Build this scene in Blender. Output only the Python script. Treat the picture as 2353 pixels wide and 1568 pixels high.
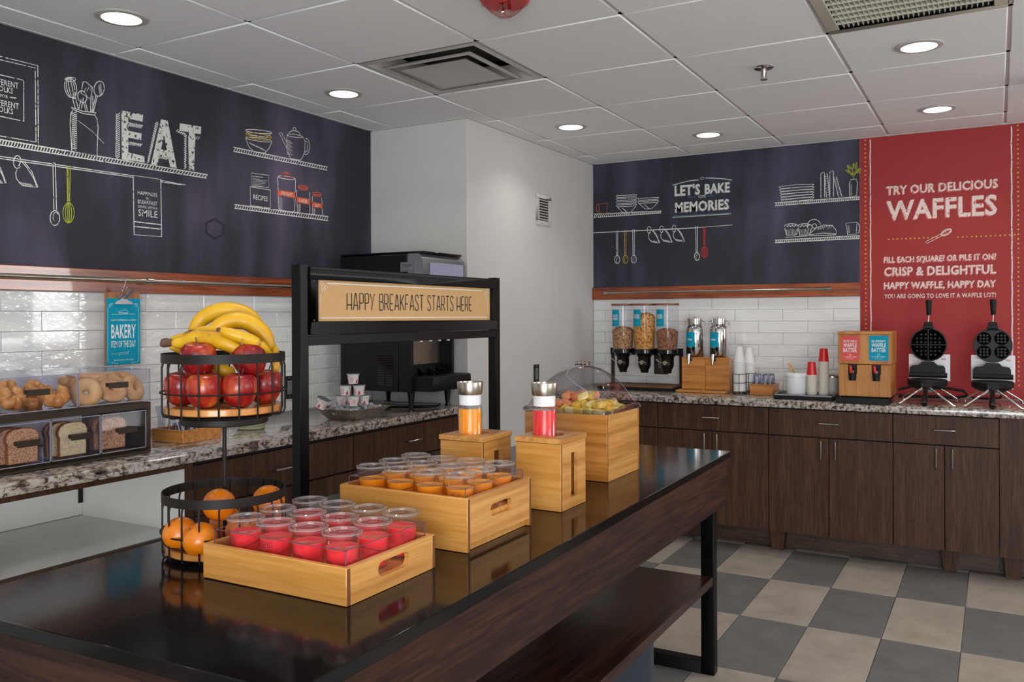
import bpy, bmesh, math, random
from mathutils import Vector, Matrix
for o in list(bpy.data.objects): bpy.data.objects.remove(o)
scene = bpy.context.scene
COL = scene.collection
random.seed(4)
# ---------------- camera ----------------
F_PX, CX, CY, TH, ROL, H = 1977.549, 1176.5, 726.887, -0.51218, -0.004, 1.37
FW = Vector((math.sin(TH), math.cos(TH), 0)); RT = Vector((math.cos(TH), -math.sin(TH), 0)); UPV = Vector((0, 0, 1))
R2 = RT*math.cos(ROL)+UPV*math.sin(ROL); U2 = UPV*math.cos(ROL)-RT*math.sin(ROL)
cd = bpy.data.cameras.new('camera'); cam = bpy.data.objects.new('camera', cd); COL.objects.link(cam)
cd.sensor_fit = 'HORIZONTAL'; cd.sensor_width = 36; cd.lens = F_PX*36/2353
cd.shift_y = (CY-784)/2353; cd.clip_start = 0.05
cam.matrix_world = Matrix(((R2.x, U2.x, -FW.x, 0), (R2.y, U2.y, -FW.y, 0), (R2.z, U2.z, -FW.z, H), (0, 0, 0, 1)))
scene.camera = cam
# ---------------- world, exposure, large lights ----------------
w = bpy.data.worlds.new('world'); scene.world = w; w.use_nodes = True
w.node_tree.nodes['Background'].inputs[0].default_value = (0.8, 0.86, 1, 1)
w.node_tree.nodes['Background'].inputs[1].default_value = 0.3
scene.view_settings.view_transform = 'Standard'; scene.view_settings.look = 'None'
scene.view_settings.gamma = 1; scene.view_settings.use_curve_mapping = False
scene.view_settings.exposure = 0.0
scene.cycles.transparent_max_bounces = 40
def area(name, loc, target, sx, sy, e, col=(1, 1, 1)):
    l = bpy.data.lights.new(name, 'AREA'); l.shape = 'RECTANGLE'; l.size = sx; l.size_y = sy; l.energy = e; l.color = col
    o = bpy.data.objects.new(name, l); COL.objects.link(o); o.location = loc
    o.rotation_euler = (Vector(target)-Vector(loc)).to_track_quat('-Z', 'Y').to_euler(); return o
area('window_daylight', (2.35, 5.6, 1.62), (1.2, 2.6, 1.9), 2.0, 0.8, 64, (1, 0.99, 0.98))
area('side_fill', (3.4, 1.6, 1.5), (-3, 2.4, 1.2), 2.4, 1.3, 42, (1, 0.99, 0.98))  # unseen fill lamp, added to lighten faces turned to the right
area('dining_room_fill', (1.0, -2.7, 1.05), (-1.2, 3.5, 2.5), 3.4, 1.8, 235, (0.93, 0.97, 1))  # unseen fill from the dining side, enlarged and tilted up to brighten the ceiling
DOWN = [(-2.74, 2.014), (-2.744, 3.23), (-2.111, 4.45), (-1.494, 5.056), (-0.266, 3.825), (-0.264, 5.041)]
DOWN_EXTRA = [(-2.74, 0.7), (-1.49, 1.39), (-0.27, 1.39), (0.95, 2.6), (0.95, 5.04), (1.0, 0.2), (-1.5, -0.5), (2.2, 1.4), (2.2, 3.8)]
ZCEIL = 2.4565
for i, (x, y) in enumerate(DOWN+DOWN_EXTRA):
    l = bpy.data.lights.new('downlight_lamp', 'AREA'); l.shape = 'DISK'; l.size = 0.12; l.energy = 1.7; l.color = (1, 0.95, 0.88); l.spread = math.radians(125)
    o = bpy.data.objects.new('downlight_lamp', l); COL.objects.link(o); o.location = (x, y, ZCEIL-0.012)
# ---------------- pixel to point (planes of the room) ----------------
def ray(u, v): return FW+R2*((u-CX)/F_PX)-U2*((v-CY)/F_PX)
def onx(u, v, x): d = ray(u, v); return Vector((0, 0, H))+d*(x/d.x)
def ony(u, v, y): d = ray(u, v); return Vector((0, 0, H))+d*(y/d.y)
def onz(u, v, z): d = ray(u, v); return Vector((0, 0, H))+d*((z-H)/d.z)
def ond(u, v, d): return Vector((0, 0, H))+ray(u, v)*d
# ---------------- mesh helper ----------------
ORG = {}
class M:
    def __init__(s): s.v = []; s.f = []; s.m = []; s.c = 0
    def add(s, vs, fs, mi=None):
        b = len(s.v); s.v += [tuple(p) for p in vs]
        for f in fs: s.f.append(tuple(b+i for i in f)); s.m.append(s.c if mi is None else mi)
        return s
    def box(s, x0, x1, y0, y1, z0, z1, mi=None):
        return s.add([(x0, y0, z0), (x1, y0, z0), (x1, y1, z0), (x0, y1, z0), (x0, y0, z1), (x1, y0, z1), (x1, y1, z1), (x0, y1, z1)],
              [(0, 3, 2, 1), (4, 5, 6, 7), (0, 1, 5, 4), (1, 2, 6, 5), (2, 3, 7, 6), (3, 0, 4, 7)], mi)
    def hexa(s, P8, mi=None): return s.add(P8, [(0, 3, 2, 1), (4, 5, 6, 7), (0, 1, 5, 4), (1, 2, 6, 5), (2, 3, 7, 6), (3, 0, 4, 7)], mi)
    def lathe(s, c, prof, n=24, mi=None, axis=None, sq=1.0):
        c = Vector(c)
        if axis is None: A, B, C = Vector((1, 0, 0)), Vector((0, 1, 0)), Vector((0, 0, 1))
        else:
            C = Vector(axis).normalized(); A = C.orthogonal().normalized(); B = C.cross(A)
        vs = []; fs = []; rings = []
        for (r, z) in prof:
            if r < 1e-6: rings.append([len(vs)]); vs.append(c+C*z)
            else:
                rings.append(list(range(len(vs), len(vs)+n)))
                for k in range(n):
                    a = 2*math.pi*k/n; vs.append(c+A*(r*math.cos(a))+B*(r*math.sin(a)*sq)+C*z)
        for a, b in zip(rings, rings[1:]):
            for k in range(n):
                k2 = (k+1) % n
                if len(a) == 1 and len(b) == 1: continue
                if len(a) == 1: fs.append((a[0], b[k2], b[k]))
                elif len(b) == 1: fs.append((a[k], a[k2], b[0]))
                else: fs.append((a[k], a[k2], b[k2], b[k]))
        return s.add(vs, fs, mi)
    def cyl(s, c, r, h, n=24, axis=None, r2=None, mi=None):
        r2 = r if r2 is None else r2
        return s.lathe(c, [(0, 0), (r, 0), (r2, h), (0, h)], n, mi, axis)
    def tube(s, pts, r, n=8, closed=False, mi=None, cap=True, flat=1.0):
        pts = [Vector(p) for p in pts]; N = len(pts)
        rr = r if isinstance(r, (list, tuple)) else [r]*N
        T = []
        for i in range(N):
            a = pts[(i-1) % N] if (closed or i > 0) else pts[i]; b = pts[(i+1) % N] if (closed or i < N-1) else pts[i]
            T.append((b-a).normalized())
        nrm = T[0].orthogonal().normalized(); vs = []; fs = []
        for i in range(N):
            nrm = (nrm-T[i]*nrm.dot(T[i]))
            nrm = nrm.normalized() if nrm.length > 1e-6 else T[i].orthogonal().normalized()
            bn = T[i].cross(nrm)
            for k in range(n):
                a = 2*math.pi*k/n; vs.append(pts[i]+nrm*(rr[i]*math.cos(a))+bn*(rr[i]*math.sin(a)*flat))
        for i in range(N if closed else N-1):
            j = (i+1) % N
            for k in range(n):
                k2 = (k+1) % n; fs.append((i*n+k, i*n+k2, j*n+k2, j*n+k))
        if cap and not closed: fs.append(tuple(range(n-1, -1, -1))); fs.append(tuple((N-1)*n+k for k in range(n)))
        return s.add(vs, fs, mi)
    def prism(s, poly, d, mi=None):
        n = len(poly); d = Vector(d); P = [Vector(p) for p in poly]
        return s.add(P+[p+d for p in P], [tuple(range(n))[::-1], tuple(range(n, 2*n))]+[(i, (i+1) % n, n+(i+1) % n, n+i) for i in range(n)], mi)
    def sphere(s, c, r, n=16, mi=None):
        rx, ry, rz = r if isinstance(r, (tuple, list)) else (r, r, r); m = max(6, n//2); c = Vector(c)
        vs = [c+Vector((0, 0, -rz))]; fs = []
        for i in range(1, m):
            a = -math.pi/2+math.pi*i/m
            for k in range(n): b = 2*math.pi*k/n; vs.append(c+Vector((rx*math.cos(a)*math.cos(b), ry*math.cos(a)*math.sin(b), rz*math.sin(a))))
        vs.append(c+Vector((0, 0, rz)))
        for k in range(n): fs.append((0, 1+(k+1) % n, 1+k)); fs.append((len(vs)-1, len(vs)-1-n+k, len(vs)-1-n+(k+1) % n))
        for i in range(m-2):
            for k in range(n): a = 1+i*n; fs.append((a+k, a+(k+1) % n, a+n+(k+1) % n, a+n+k))
        return s.add(vs, fs, mi)
    def ribbon(s, pts, wd, nrm, closed=False, mi=None):
        pts = [Vector(p) for p in pts]; nrm = Vector(nrm); N = len(pts); vs = []
        for i in range(N):
            a = pts[(i-1) % N] if (closed or i > 0) else pts[i]; b = pts[(i+1) % N] if (closed or i < N-1) else pts[i]
            t = (b-a); t = t.normalized() if t.length > 1e-9 else Vector((0, 0, 1)); q = nrm.cross(t).normalized()*(wd/2); vs += [pts[i]-q, pts[i]+q]
        fs = [(2*i, 2*((i+1) % N), 2*((i+1) % N)+1, 2*i+1) for i in range(N if closed else N-1)]
        return s.add(vs, fs, mi)
    def xform(s, mat, start=0):
        for i in range(start, len(s.v)): s.v[i] = tuple(mat @ Vector(s.v[i]))
        return s
    def mesh(s, name, mats, off=(0, 0, 0), bevel=0, seg=1, smooth=True, ang=38, sub=0):
        me = bpy.data.meshes.new(name)
        me.from_pydata([(a-off[0], b-off[1], c-off[2]) for a, b, c in s.v], [], s.f)
        if not isinstance(mats, (list, tuple)): mats = [mats]
        for m in mats: me.materials.append(m)
        me.polygons.foreach_set('material_index', s.m)
        if bevel:
            bm = bmesh.new(); bm.from_mesh(me); bmesh.ops.remove_doubles(bm, verts=bm.verts, dist=1e-6)
            es = [e for e in bm.edges if len(e.link_faces) == 2 and e.calc_face_angle(0) > 0.6]
            bmesh.ops.bevel(bm, geom=es, offset=bevel, segments=seg, affect='EDGES', profile=0.5)
            bm.to_mesh(me); bm.free()
        me.update()
        if smooth:
            me.polygons.foreach_set('use_smooth', [True]*len(me.polygons)); me.set_sharp_from_angle(angle=math.radians(ang))
        return me
    def build(s, name, mats, parent=None, **k):
        if parent is None:
            xs = [p[0] for p in s.v]; ys = [p[1] for p in s.v]; zs = [p[2] for p in s.v]
            off = ((min(xs)+max(xs))/2, (min(ys)+max(ys))/2, min(zs))
        else: off = ORG[parent.name]
        me = s.mesh(name, mats, off, **k); o = bpy.data.objects.new(name, me); COL.objects.link(o)
        if parent is None: o.location = off
        else: o.parent = parent
        ORG[o.name] = off
        return o
def tag(o, label=None, cat=None, group=None, kind=None):
    if label: o['label'] = label
    if cat: o['category'] = cat
    if group: o['group'] = group
    if kind: o['kind'] = kind
    return o
def thing(name, label, cat, loc=(0, 0, 0), group=None):
    o = bpy.data.objects.new(name, None); COL.objects.link(o); o.empty_display_size = 0.05
    o.location = loc; ORG[o.name] = tuple(loc); return tag(o, label, cat, group)
def kids(o): return [c for c in bpy.data.objects if c.parent == o]
def dup(o, loc=None, rotz=None, label=None, group=None, tree=None, swap=None):
    def cp(a, par):
        c = a.copy(); COL.objects.link(c); c.parent = par
        for k in KIDS(a): 
            q = cp(k, c)
            if swap and k.data and k.data.name in swap: q.data = swap[k.data.name]
        return c
    K = {}
    for c in bpy.data.objects:
        if c.parent is not None: K.setdefault(c.parent.name, []).append(c)
    KIDS = lambda a: K.get(a.name, [])
    r = cp(o, None)
    if loc is not None: r.location = loc
    if rotz is not None: r.rotation_euler = (0, 0, rotz)
    if label: r['label'] = label
    if group: r['group'] = group
    return r
def struct(m, name, mats, **k): return tag(m.build(name, mats, **k), kind='structure')
# ---------------- materials ----------------
def lin(c): return tuple(((x/255)/12.92 if x/255 <= 0.04045 else ((x/255+0.055)/1.055)**2.4) for x in c)+(1,)
def node_mat(name):
    m = bpy.data.materials.new(name); m.use_nodes = True; nt = m.node_tree
    return m, nt, nt.nodes['Principled BSDF']
def pm(name, col, rough=0.5, metal=0, spec=0.5, coat=0, var=0, vs=8, bump=0, bs=40, emit=0, trans=0, stretch=(1, 1, 1)):
    m, nt, b = node_mat(name); c = lin(col)
    b.inputs['Base Color'].default_value = c; b.inputs['Roughness'].default_value = rough; b.inputs['Metallic'].default_value = metal
    b.inputs['Specular IOR Level'].default_value = spec; b.inputs['Coat Weight'].default_value = coat; b.inputs['Coat Roughness'].default_value = 0.05
    if trans: b.inputs['Transmission Weight'].default_value = trans
    if name.endswith('_juice'): b.inputs['Subsurface Weight'].default_value = .6; b.inputs['Subsurface Radius'].default_value = (.03, .02, .01); b.inputs['Subsurface Scale'].default_value = .6
    if emit: b.inputs['Emission Color'].default_value = c; b.inputs['Emission Strength'].default_value = emit
    N = nt.nodes; L = nt.links
    tc = N.new('ShaderNodeTexCoord'); mp = N.new('ShaderNodeMapping'); L.new(tc.outputs['Object'], mp.inputs[0]); mp.inputs['Scale'].default_value = stretch
    n1 = N.new('ShaderNodeTexNoise'); n1.inputs['Scale'].default_value = vs; n1.inputs['Detail'].default_value = 5; L.new(mp.outputs[0], n1.inputs['Vector'])
    mx = N.new('ShaderNodeMix'); mx.data_type = 'RGBA'; v = var or 0.04
    mx.inputs[6].default_value = tuple(x*(1-v) for x in c[:3])+(1,); mx.inputs[7].default_value = tuple(min(1, x*(1+v)) for x in c[:3])+(1,)
    L.new(n1.outputs['Fac'], mx.inputs[0]); L.new(mx.outputs[2], b.inputs['Base Color'])
    if bump:
        n2 = N.new('ShaderNodeTexNoise'); n2.inputs['Scale'].default_value = bs; n2.inputs['Detail'].default_value = 3; L.new(mp.outputs[0], n2.inputs['Vector'])
        bp = N.new('ShaderNodeBump'); bp.inputs['Strength'].default_value = bump; bp.inputs['Distance'].default_value = 0.01
        L.new(n2.outputs['Fac'], bp.inputs['Height']); L.new(bp.outputs[0], b.inputs['Normal'])
    return m
def ramp(nt, stops):
    r = nt.nodes.new('ShaderNodeValToRGB'); e = r.color_ramp.elements
    while len(e) < len(stops): e.new(0.5)
    for i, (p, c) in enumerate(stops): e[i].position = p; e[i].color = lin(c)
    return r
def wood(name, c1, c2, c3, axis='x', fine=90, rough=0.35, warp=0.12, coat=0.0, rand=0.0, spec=.5):
    m, nt, b = node_mat(name); N = nt.nodes; L = nt.links
    tc = N.new('ShaderNodeTexCoord'); src = tc.outputs['Object']
    if rand:
        oi = N.new('ShaderNodeObjectInfo'); ad = N.new('ShaderNodeVectorMath'); ad.operation = 'MULTIPLY_ADD'
        cb = N.new('ShaderNodeCombineXYZ')
        for k in range(3): L.new(oi.outputs['Random'], cb.inputs[k])
        L.new(cb.outputs[0], ad.inputs[0]); ad.inputs[1].default_value = (rand, rand, rand); L.new(src, ad.inputs[2]); src = ad.outputs[0]
    mp = N.new('ShaderNodeMapping'); L.new(src, mp.inputs[0])
    s = {'x': (0.05, 1, 1), 'y': (1, 0.05, 1), 'z': (1, 1, 0.05)}[axis]; mp.inputs['Scale'].default_value = s
    n1 = N.new('ShaderNodeTexNoise'); n1.inputs['Scale'].default_value = fine; n1.inputs['Detail'].default_value = 6; n1.inputs['Roughness'].default_value = 0.65
    n2 = N.new('ShaderNodeTexNoise'); n2.inputs['Scale'].default_value = fine*0.13; n2.inputs['Detail'].default_value = 3; n2.inputs['Distortion'].default_value = warp*10
    L.new(mp.outputs[0], n1.inputs['Vector']); L.new(mp.outputs[0], n2.inputs['Vector'])
    mm = N.new('ShaderNodeMix'); mm.inputs[0].default_value = 0.36; L.new(n1.outputs['Fac'], mm.inputs[2]); L.new(n2.outputs['Fac'], mm.inputs[3])
    r = ramp(nt, [(0.41, c1), (0.5, c2), (0.59, c3)]); L.new(mm.outputs[0], r.inputs[0]); L.new(r.outputs[0], b.inputs['Base Color'])
    b.inputs['Roughness'].default_value = rough; b.inputs['Coat Weight'].default_value = coat; b.inputs['Specular IOR Level'].default_value = spec
    return m
def clear(name, tint=(255, 255, 255), refl=0.5, rough=0.03, white_mix=0.0):
    m = bpy.data.materials.new(name); m.use_nodes = True; nt = m.node_tree; N = nt.nodes; L = nt.links
    N.remove(N['Principled BSDF']); out = N['Material Output']
    t = N.new('ShaderNodeBsdfTransparent'); t.inputs[0].default_value = lin(tint)
    if white_mix:
        df = N.new('ShaderNodeBsdfTranslucent'); df.inputs[0].default_value = (.9, .9, .9, 1); d2 = N.new('ShaderNodeBsdfDiffuse'); d2.inputs[0].default_value = (.9, .9, .9, 1)
        ms = N.new('ShaderNodeMixShader'); ms.inputs[0].default_value = .5; L.new(df.outputs[0], ms.inputs[1]); L.new(d2.outputs[0], ms.inputs[2])
        mh = N.new('ShaderNodeMixShader'); mh.inputs[0].default_value = white_mix; L.new(t.outputs[0], mh.inputs[1]); L.new(ms.outputs[0], mh.inputs[2]); t = mh
    g = N.new('ShaderNodeBsdfGlossy'); g.inputs['Roughness'].default_value = rough
    lw = N.new('ShaderNodeLayerWeight'); lw.inputs[0].default_value = 0.5
    pw = N.new('ShaderNodeMath'); pw.operation = 'POWER'; pw.inputs[1].default_value = 4; L.new(lw.outputs['Facing'], pw.inputs[0])
    mu = N.new('ShaderNodeMath'); mu.operation = 'MULTIPLY_ADD'; mu.use_clamp = True; mu.inputs[1].default_value = refl*1.1; mu.inputs[2].default_value = 0.035*refl; L.new(pw.outputs[0], mu.inputs[0])
    mx = N.new('ShaderNodeMixShader'); L.new(mu.outputs[0], mx.inputs[0]); L.new(t.outputs[0], mx.inputs[1]); L.new(g.outputs[0], mx.inputs[2]); L.new(mx.outputs[0], out.inputs[0])
    return m
def fruit(name, stops, scale=5, rough=0.25, spots=None, stretch=(1, 1, .25), coat=.4, rnd=9, mixf=.55):
    m, nt, b = node_mat(name); N = nt.nodes; L = nt.links
    tc = N.new('ShaderNodeTexCoord'); oi = N.new('ShaderNodeObjectInfo'); mp = N.new('ShaderNodeMapping'); mp.inputs['Scale'].default_value = stretch
    L.new(tc.outputs['Object'], mp.inputs[0])
    cb = N.new('ShaderNodeMath'); cb.operation = 'MULTIPLY'; cb.inputs[1].default_value = rnd; L.new(oi.outputs['Random'], cb.inputs[0])
    n = N.new('ShaderNodeTexNoise'); n.noise_dimensions = '4D'; n.inputs['Scale'].default_value = scale*10; n.inputs['Detail'].default_value = 6
    L.new(mp.outputs[0], n.inputs['Vector']); L.new(cb.outputs[0], n.inputs['W'])
    n0 = N.new('ShaderNodeTexNoise'); n0.noise_dimensions = '4D'; n0.inputs['Scale'].default_value = scale*3; L.new(tc.outputs['Object'], n0.inputs['Vector']); L.new(cb.outputs[0], n0.inputs['W'])
    mm = N.new('ShaderNodeMix'); mm.inputs[0].default_value = mixf; L.new(n.outputs['Fac'], mm.inputs[2]); L.new(n0.outputs['Fac'], mm.inputs[3])
    r = ramp(nt, stops); L.new(mm.outputs[0], r.inputs[0]); last = r.outputs[0]
    if spots:
        sp = N.new('ShaderNodeTexNoise'); sp.inputs['Scale'].default_value = 28; sp.inputs['Detail'].default_value = 5; L.new(tc.outputs['Object'], sp.inputs['Vector'])
        rr = ramp(nt, [(0.62, (0, 0, 0)), (0.72, (255, 255, 255))]); L.new(sp.outputs['Fac'], rr.inputs[0])
        mx = N.new('ShaderNodeMix'); mx.data_type = 'RGBA'; L.new(rr.outputs[0], mx.inputs[0]); L.new(last, mx.inputs[6]); mx.inputs[7].default_value = lin(spots); last = mx.outputs[2]
    L.new(last, b.inputs['Base Color']); b.inputs['Roughness'].default_value = rough; b.inputs['Coat Weight'].default_value = coat
    return m
def granite(name):
    m, nt, b = node_mat(name); N = nt.nodes; L = nt.links
    tc = N.new('ShaderNodeTexCoord'); mp = N.new('ShaderNodeMapping'); L.new(tc.outputs['Object'], mp.inputs[0]); mp.inputs['Rotation'].default_value = (0, 0, 0.35); mp.inputs['Scale'].default_value = (1, 0.6, 1)
    n1 = N.new('ShaderNodeTexNoise'); n1.inputs['Scale'].default_value = 66; n1.inputs['Detail'].default_value = 7; n1.inputs['Roughness'].default_value = 0.65; n1.inputs['Distortion'].default_value = 0.5; L.new(mp.outputs[0], n1.inputs['Vector'])
    n2 = N.new('ShaderNodeTexNoise'); n2.inputs['Scale'].default_value = 24; n2.inputs['Detail'].default_value = 5; n2.inputs['Distortion'].default_value = 1.2; L.new(mp.outputs[0], n2.inputs['Vector'])
    n3 = N.new('ShaderNodeTexNoise'); n3.inputs['Scale'].default_value = 5; L.new(mp.outputs[0], n3.inputs['Vector'])
    r1 = ramp(nt, [(0.36, (60, 52, 48)), (0.44, (128, 114, 104)), (0.50, (196, 188, 180)), (0.62, (216, 212, 208)), (0.74, (168, 156, 146))]); L.new(n1.outputs['Fac'], r1.inputs[0])
    r2 = ramp(nt, [(0.36, (92, 74, 62)), (0.45, (205, 196, 188)), (0.6, (222, 218, 213))]); L.new(n2.outputs['Fac'], r2.inputs[0])
    mx = N.new('ShaderNodeMix'); mx.data_type = 'RGBA'; mx.blend_type = 'MULTIPLY'; mx.inputs[0].default_value = 0.9; L.new(r1.outputs[0], mx.inputs[6]); L.new(r2.outputs[0], mx.inputs[7])
    L.new(mx.outputs[2], b.inputs['Base Color']); b.inputs['Roughness'].default_value = 0.12; b.inputs['Coat Weight'].default_value = 0.3
    return m
def chalk(name, base, streak, amt=0.6):
    m, nt, b = node_mat(name); N = nt.nodes; L = nt.links
    tc = N.new('ShaderNodeTexCoord'); mp = N.new('ShaderNodeMapping'); L.new(tc.outputs['Object'], mp.inputs[0]); mp.inputs['Scale'].default_value = (1, 1, 0.16)
    n1 = N.new('ShaderNodeTexNoise'); n1.inputs['Scale'].default_value = 4.2; n1.inputs['Detail'].default_value = 6; L.new(mp.outputs[0], n1.inputs['Vector'])
    n2 = N.new('ShaderNodeTexNoise'); n2.inputs['Scale'].default_value = 1.3; n2.inputs['Detail'].default_value = 4; L.new(tc.outputs['Object'], n2.inputs['Vector'])
    n3 = N.new('ShaderNodeTexNoise'); n3.inputs['Scale'].default_value = 60; n3.inputs['Detail'].default_value = 3; L.new(mp.outputs[0], n3.inputs['Vector'])
    mu = N.new('ShaderNodeMath'); mu.operation = 'MULTIPLY'; L.new(n1.outputs['Fac'], mu.inputs[0]); L.new(n2.outputs['Fac'], mu.inputs[1])
    m3 = N.new('ShaderNodeMath'); m3.operation = 'MULTIPLY_ADD'; L.new(n3.outputs['Fac'], m3.inputs[0]); m3.inputs[1].default_value = 0.05; L.new(mu.outputs[0], m3.inputs[2])
    r = ramp(nt, [(0.24, base), (0.46, streak)]); L.new(m3.outputs[0], r.inputs[0]); L.new(r.outputs[0], b.inputs['Base Color']); b.inputs['Roughness'].default_value = 0.62; b.inputs['Specular IOR Level'].default_value = .3
    return m
def chalkline(name, col, holes=0.0, back=(48, 46, 58)):
    m, nt, b = node_mat(name); N = nt.nodes; L = nt.links
    tc = N.new('ShaderNodeTexCoord'); n = N.new('ShaderNodeTexNoise'); n.inputs['Scale'].default_value = 95; n.inputs['Detail'].default_value = 4; L.new(tc.outputs['Object'], n.inputs['Vector'])
    t = 0.36+holes*0.12; r = ramp(nt, [(t-0.03, back), (t+0.03, col)]); L.new(n.outputs['Fac'], r.inputs[0]); L.new(r.outputs[0], b.inputs['Base Color']); b.inputs['Roughness'].default_value = 0.8
    return m
def floor_tile(name, a, c):
    m, nt, b = node_mat(name); N = nt.nodes; L = nt.links
    tc = N.new('ShaderNodeTexCoord'); oi = N.new('ShaderNodeObjectInfo'); mu = N.new('ShaderNodeMath'); mu.operation = 'MULTIPLY'; mu.inputs[1].default_value = 20; L.new(oi.outputs['Random'], mu.inputs[0])
    n = N.new('ShaderNodeTexNoise'); n.noise_dimensions = '4D'; n.inputs['Scale'].default_value = 7; n.inputs['Detail'].default_value = 8; n.inputs['Roughness'].default_value = 0.7; L.new(tc.outputs['Object'], n.inputs['Vector']); L.new(mu.outputs[0], n.inputs['W'])
    r = ramp(nt, [(0.3, a), (0.7, c)]); L.new(n.outputs['Fac'], r.inputs[0]); L.new(r.outputs[0], b.inputs['Base Color']); b.inputs['Roughness'].default_value = 0.42
    return m
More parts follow.
